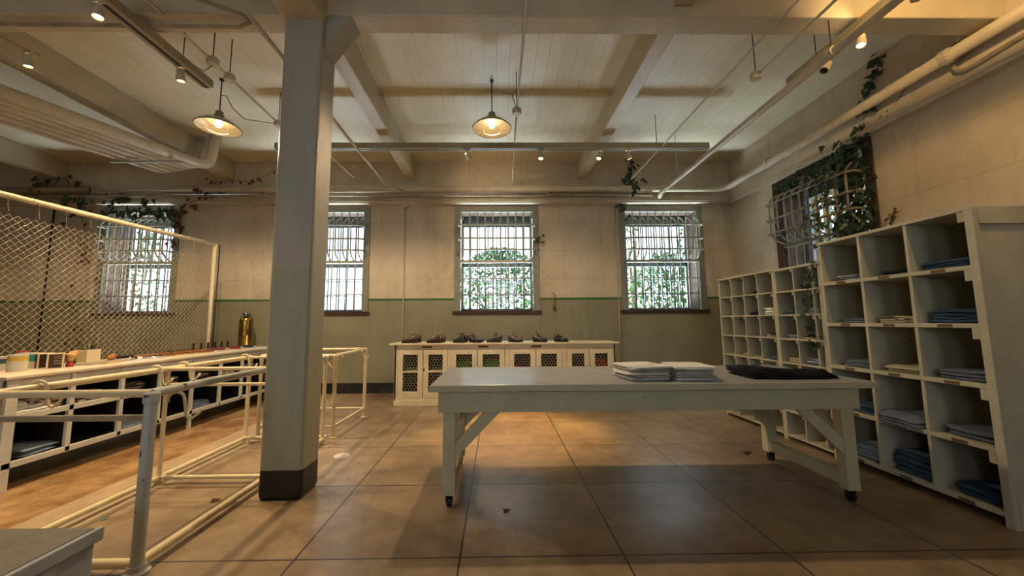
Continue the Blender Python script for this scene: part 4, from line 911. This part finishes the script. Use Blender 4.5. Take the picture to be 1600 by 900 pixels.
# upright small frames
for k in range(6):
    y = 6.38+k*.16; x = -5.09
    t = thing('picture_card', (x, y, BT), 'small dark framed card standing on the counter, %s from the left' % ['first', 'second', 'third', 'fourth', 'fifth', 'sixth'][k], 'framed card', 'framed cards standing on the counter')
    obj('frame', moved(MB().box(-.006, .006, -.05, .05, 0, .13), (x, y, BT+.001), .9), [M_SHOE[0], M_SHOE[1]][k % 2], t, bevel=.002)
    obj('card', moved(MB().box(.0062, .0072, -.042, .042, .010, .12), (x, y, BT+.001), .9), paint('card_face', '4b332c', .5, .3, scale=30) if k != 3 else M_NAVYB, t)
for x, y, mt, lb in ((-4.84, 6.66, flat('dull_red_book', '7d3d3c', .5), 'dull red closed book on the far part of the counter'), (-4.80, 6.98, flat('red_book', '8f2b34', .5), 'red book further along the counter'), (-4.78, 7.32, flat('navy_book', '1f2c40', .5), 'navy book at the far end of the counter')):
    t = thing('book', (x, y, BT), lb, 'book', None)
    obj('cover', moved(MB().box(-.10, .10, -.075, .075, 0, .004).box(-.10, .10, -.075, .075, .036, .040).box(-.10, .10, -.075, -.071, 0, .04), (x, y, BT+.001), .2), mt, t)
    obj('pages', moved(MB().box(-.096, .096, -.071, .071, .004, .036), (x, y, BT+.001), .2), M_LETTER, t)
# brass fire extinguisher
ex, ey = -5.01, 7.54
t = thing('fire_extinguisher', (ex, ey, BT), 'tall brass fire extinguisher standing at the far end of the counter', 'fire extinguisher')
obj('tank', MB().lathe([(.118, 0), (.125, .01), (.125, .03), (.118, .04), (.118, .50), (.112, .54), (.090, .575), (.055, .60), (.045, .61)], (ex, ey, BT+.001), 32), M_BRASS, t, smooth='auto')
obj('cap', MB().lathe([(.050, .605), (.055, .615), (.055, .64), (.085, .645), (.085, .66), (.03, .668)], (ex, ey, BT), 20), M_CHROME, t, smooth='auto')
obj('hose', MB().tube([(ex+.04, ey-.03, BT+.63), (ex+.10, ey-.05, BT+.62), (ex+.135, ey-.06, BT+.56), (ex+.135, ey-.06, BT+.30), (ex+.13, ey-.06, BT+.12)], .011, 8), M_BLACK, t, smooth=True)
obj('name_plate', MB().lathe([(.1195, .22), (.1195, .34)], (ex, ey, BT), 32, cap=False), M_BRASS, t, smooth=True)

# ------------------------------------------------------------------ chain link fence
FX, FY0, FY1 = -5.22, 2.9, 6.86
t = thing('chain_link_fence', (FX, (FY0+FY1)/2, 0), 'chain link fence on a pipe frame behind the counter', 'fence')
obj('top_rail', MB().tube([(FX, FY0, 2.80), (FX, FY1, 2.91)], .033, 12), M_RAIL, t, smooth=True)
obj('end_post', MB().tube([(FX, FY1, 0), (FX, FY1, 2.93)], .032, 12), M_RAIL, t, smooth=True)
obj('outer_post', MB().tube([(FX+.02, FY1+.09, 0), (FX+.02, FY1+.09, 2.93)], .010, 8), M_BLACK, t, smooth=True)
g = MB(); dp = .078; nz = int((2.66-.1)/(dp/2)); ny = int((FY1-FY0)/dp)
for k in range(ny):
    pts = []
    for j in range(nz+1):
        y = FY0+k*dp+(dp*.5 if j % 2 else 0)*1.04; ztop = .1+j*dp/2
        lim = 2.64+.03*(y-FY0)+.07*noise.noise(Vector((y*1.3, 0, 0)))
        if ztop > lim: break
        pts.append((FX+(.005 if j % 2 else -.005), y, ztop))
    g.tube(pts, .0032, 4)
    pts2 = [(p[0], p[1]+(dp*.5 if i % 2 == 0 else -dp*.5)*1.0 if False else p[1], p[2]) for i, p in enumerate(pts)]
    # mirrored wire closing the diamonds
    pts = [(q[0]*1, FY0+k*dp+(dp*1.02 if j % 2 == 0 else dp*.5), q[2]) for j, q in enumerate(pts)]
    g.tube(pts, .0032, 4)
obj('chain_link_mesh', g, M_WIRE, t)
g = MB()
for k in range(15):
    y = FY0+.15+k*.27; z = 2.80+.11*(y-FY0)/(FY1-FY0)
    g = MB(); g.tube([(FX+.036*math.cos(a), y+.02*a/3, z+.036*math.sin(a)) for a in [q*PI/4 for q in range(0, 9)]]+[(FX+.02, y+.06, z-.10), (FX, y+.09, z-.16-.03*(k % 3))], .0028, 4)
    obj('tie_wire', g, M_WIRE, t)

# ------------------------------------------------------------------ foreground cupboard corner
t = thing('low_cupboard', (-1.95, .95, 0), 'pale grey cupboard corner with a worn top at the lower left edge', 'cupboard')
M_GREYP = paint('grey_blue_paint', 'b4bcc0', .45, .12, chip=.2, scale=5)
obj('top_board', MB().box(-2.6, -1.30, .62, 1.30, .765, .80), paint('worn_cupboard_top', '76705f', .5, .3, scale=8), t, bevel=.010)
obj('top_edge', MB().box(-1.302, -1.285, .62, 1.31, .755, .797), M_GREYP, t, bevel=.005)
obj('body', MB().box(-2.57, -1.312, .66, 1.29, 0, .765), M_GREYP, t, bevel=.004)
obj('corner_stile', MB().box(-1.312, -1.300, 1.19, 1.295, 0, .76), M_GREYP, t, bevel=.003)
obj('top_moulding', MB().box(-1.312, -1.294, .66, 1.19, .71, .752), M_GREYP, t, bevel=.004)

# ------------------------------------------------------------------ ivy and dry vines
def vine(name, pts, n, seed, label, mat, L=.09, nrm=(0, -1, 0), spread=.06, r=.006, cat='ivy'):
    rnd = random.Random(seed); pts = [Vector(p) for p in pts]; fine = []
    for a, b in zip(pts[:-1], pts[1:]):
        for k in range(5): fine.append(a.lerp(b, k/5)+Vector((rnd.uniform(-1, 1), rnd.uniform(-1, 1)*.3, rnd.uniform(-1, 1)))*.012)
    fine.append(pts[-1]); t = thing(name, pts[0], label, cat); N = Vector(nrm)
    obj('vine_stem', MB().tube(fine, [r*(1-.6*i/len(fine)) for i in range(len(fine))], 5), M_STEM, t, smooth=True)
    g = MB()
    for k in range(n):
        i = rnd.randrange(len(fine)); p = fine[i]+Vector((rnd.gauss(0, 1)*spread, rnd.gauss(0, 1)*spread, rnd.gauss(0, 1)*spread)); 
        p = p - N*min(0, (p-fine[i]).dot(N)) + N*.015
        g.leaf(p, N+Vector((rnd.uniform(-.6, .6), rnd.uniform(-.6, .6), rnd.uniform(-.5, .7))), (rnd.uniform(-1, 1), rnd.uniform(-1, 1), -1.0), L*rnd.uniform(.6, 1.25))
    obj('leaves', g, mat, t)
    return t
yv = 7.66
vine('ivy_vine', [(-8.75, yv, 3.99), (-8.3, yv, 4.0), (-7.9, yv, 4.02), (-7.5, 7.64, 3.95), (-7.1, yv, 3.98)], 34, 1, 'dark ivy sprigs spreading over the top of the fenced window', M_LEAF, .14, spread=.10)
vine('ivy_vine', [(-8.4, 7.82, 3.80), (-7.8, 7.78, 3.84), (-7.2, 7.78, 3.82), (-6.8, 7.8, 3.84)], 60, 8, 'thick dark ivy along the head of the fenced window', M_LEAF, .13, spread=.05)
vine('ivy_vine', [(-9.5, 7.60, 4.25), (-9.35, 7.55, 4.45), (-9.1, 7.55, 4.5), (-8.7, 7.55, 4.42), (-8.4, 7.58, 4.3)], 16, 2, 'ivy sprig rising above the far wall pipes at the left', M_LEAF, .13, spread=.07)
vine('ivy_vine', [(-8.9, 7.86, 3.95), (-8.75, 7.88, 3.4), (-8.7, 7.88, 2.9), (-8.6, 7.88, 2.3), (-8.8, 7.88, 1.5), (-8.7, 7.88, 1.1)], 30, 3, 'sparse vine hanging down the wall left of the fenced window', M_LEAFD, .10, spread=.11)
vine('dry_vine', [(-6.82, 7.84, 3.2), (-6.78, 7.8, 3.7), (-6.55, 7.70, 3.95), (-6.1, 7.68, 4.12), (-5.75, 7.66, 4.2)], 32, 4, 'brown dried vine climbing from the right edge of the fenced window', M_LEAFD, .12, spread=.06)
vine('dry_vine', [(-5.9, 7.5, 4.34), (-5.4, 7.5, 4.40), (-5.0, 7.5, 4.36), (-4.6, 7.5, 4.6), (-4.35, 7.5, 4.85)], 24, 5, 'thin dry vine curling up over the pipes left of the column', M_LEAFD, .06, spread=.03)
vine('dry_vine', [(-4.45, 7.6, 4.85), (-4.1, 7.6, 4.5), (-4.0, 7.6, 4.3)], 14, 15, 'short dry vine hanging beside the column at ceiling height', M_LEAFD, .07, spread=.04)
vine('ivy_vine', [(2.78, 7.64, 4.88), (2.82, 7.64, 4.7), (2.85, 7.62, 4.5), (2.86, 7.6, 4.38)], 18, 6, 'dark ivy cluster hanging on the ceiling band above the corner window', M_LEAF, .15, spread=.12)
vine('ivy_vine', [(2.72, 7.84, 4.05), (2.76, 7.86, 3.9), (2.82, 7.86, 3.7)], 16, 7, 'small ivy sprig at the top left corner of the corner window', M_LEAF, .09, spread=.05)
vine('ivy_vine', [(.93, 7.88, 3.3), (.90, 7.84, 3.15), (.86, 7.86, 3.0)], 10, 17, 'few dark leaves at the right frame of the middle window', M_LEAF, .07, spread=.04)
nx = (-1, 0, 0); xv = 5.0
vine('ivy_vine', [(5.02, 4.45, 4.88), (5.0, 4.60, 4.6), (5.0, 4.68, 4.42), (4.98, 4.72, 4.15), (5.05, 4.88, 4.0)], 60, 9, 'dark ivy strand climbing the right wall past the thick pipe', M_LEAF, .085, nrm=nx, spread=.045)
vine('ivy_vine', [(5.05, 5.08, 3.85), (5.06, 5.04, 3.4), (5.06, 5.06, 2.9), (5.06, 5.08, 2.5)], 420, 10, 'dense ivy filling the near side of the side window', M_LEAF, .10, nrm=nx, spread=.12)
vine('ivy_vine', [(5.04, 5.0, 3.80), (5.04, 5.3, 3.78), (5.06, 5.8, 3.78), (5.07, 6.3, 3.78)], 170, 11, 'ivy hanging along the head of the side window', M_LEAF, .09, nrm=nx, spread=.06)
vine('ivy_vine', [(4.85, 5.3, 3.4), (4.84, 5.35, 3.1), (4.84, 5.5, 2.9), (4.84, 5.3, 2.75)], 34, 12, 'bright green ivy twined in the bars of the side window', M_BUSH, .09, nrm=nx, spread=.09)
vine('dry_vine', [(5.08, 4.86, 4.0), (5.06, 4.6, 4.06), (5.02, 4.35, 4.16), (5.0, 4.1, 4.36)], 16, 13, 'thin dry stem reaching up the right wall from the side window', M_LEAF, .05, nrm=nx, spread=.03)
vine('dry_vine', [(5.09, 4.60, 2.72), (5.09, 4.66, 2.80), (5.09, 4.5, 2.82)], 5, 14, 'rusty dried leaf scraps on the right wall above the large shelf', M_LEAFD, .09, nrm=nx, spread=.03)
vine('ivy_vine', [(3.60, 4.06, 2.12), (3.50, 4.12, 1.95), (3.50, 4.14, 1.7), (3.50, 4.12, 1.4), (3.51, 4.08, 1.25), (3.50, 4.08, 1.05)], 40, 16, 'ivy strand trailing down the front of the narrower shelf', M_LEAF, .065, nrm=nx, spread=.035)
vine('dry_vine', [(1.20, 7.91, 2.08), (1.24, 7.88, 1.95), (1.20, 7.90, 1.82), (1.22, 7.90, 1.74)], 4, 18, 'dry curled stem stuck to the far wall on the green line', M_LEAFD, .05, spread=.02)
# leaves and scraps on the floor
for x, y, mt, lb, L in ((-2.96, 2.98, M_BUSH, 'green leaf lying by the base rail of the pipe railing', .05), (-2.35, 3.25, M_LEAFD, 'brown dead leaf on the floor inside the pipe railing', .07), (-2.18, 3.2, M_LEAFD, 'dark dead leaf near the base rail left of the column', .06), (2.68, 4.2, M_LEAFD, 'brown leaf scrap on the floor right of the table leg shadow', .13), (.04, 3.02, M_LEAFD, 'small dark scrap on the floor in front of the table', .06)):
    g = MB().leaf((x, y, .012), (.2, -.2, 1), (1, .4, 0), L); tag(obj('fallen_leaf', g, mt), lb, 'leaf')
# pale dust patch where water dried near the column
tag(obj('plaster_crumbs', MB().lathe([(.085, .001), (.05, .005), (.001, .006)], (-1.72, 4.30, 0), 14, cap=False), flat('plaster_white', 'cfcac0', .9)), 'small patch of white plaster crumbs on the floor behind the column', 'plaster crumbs')
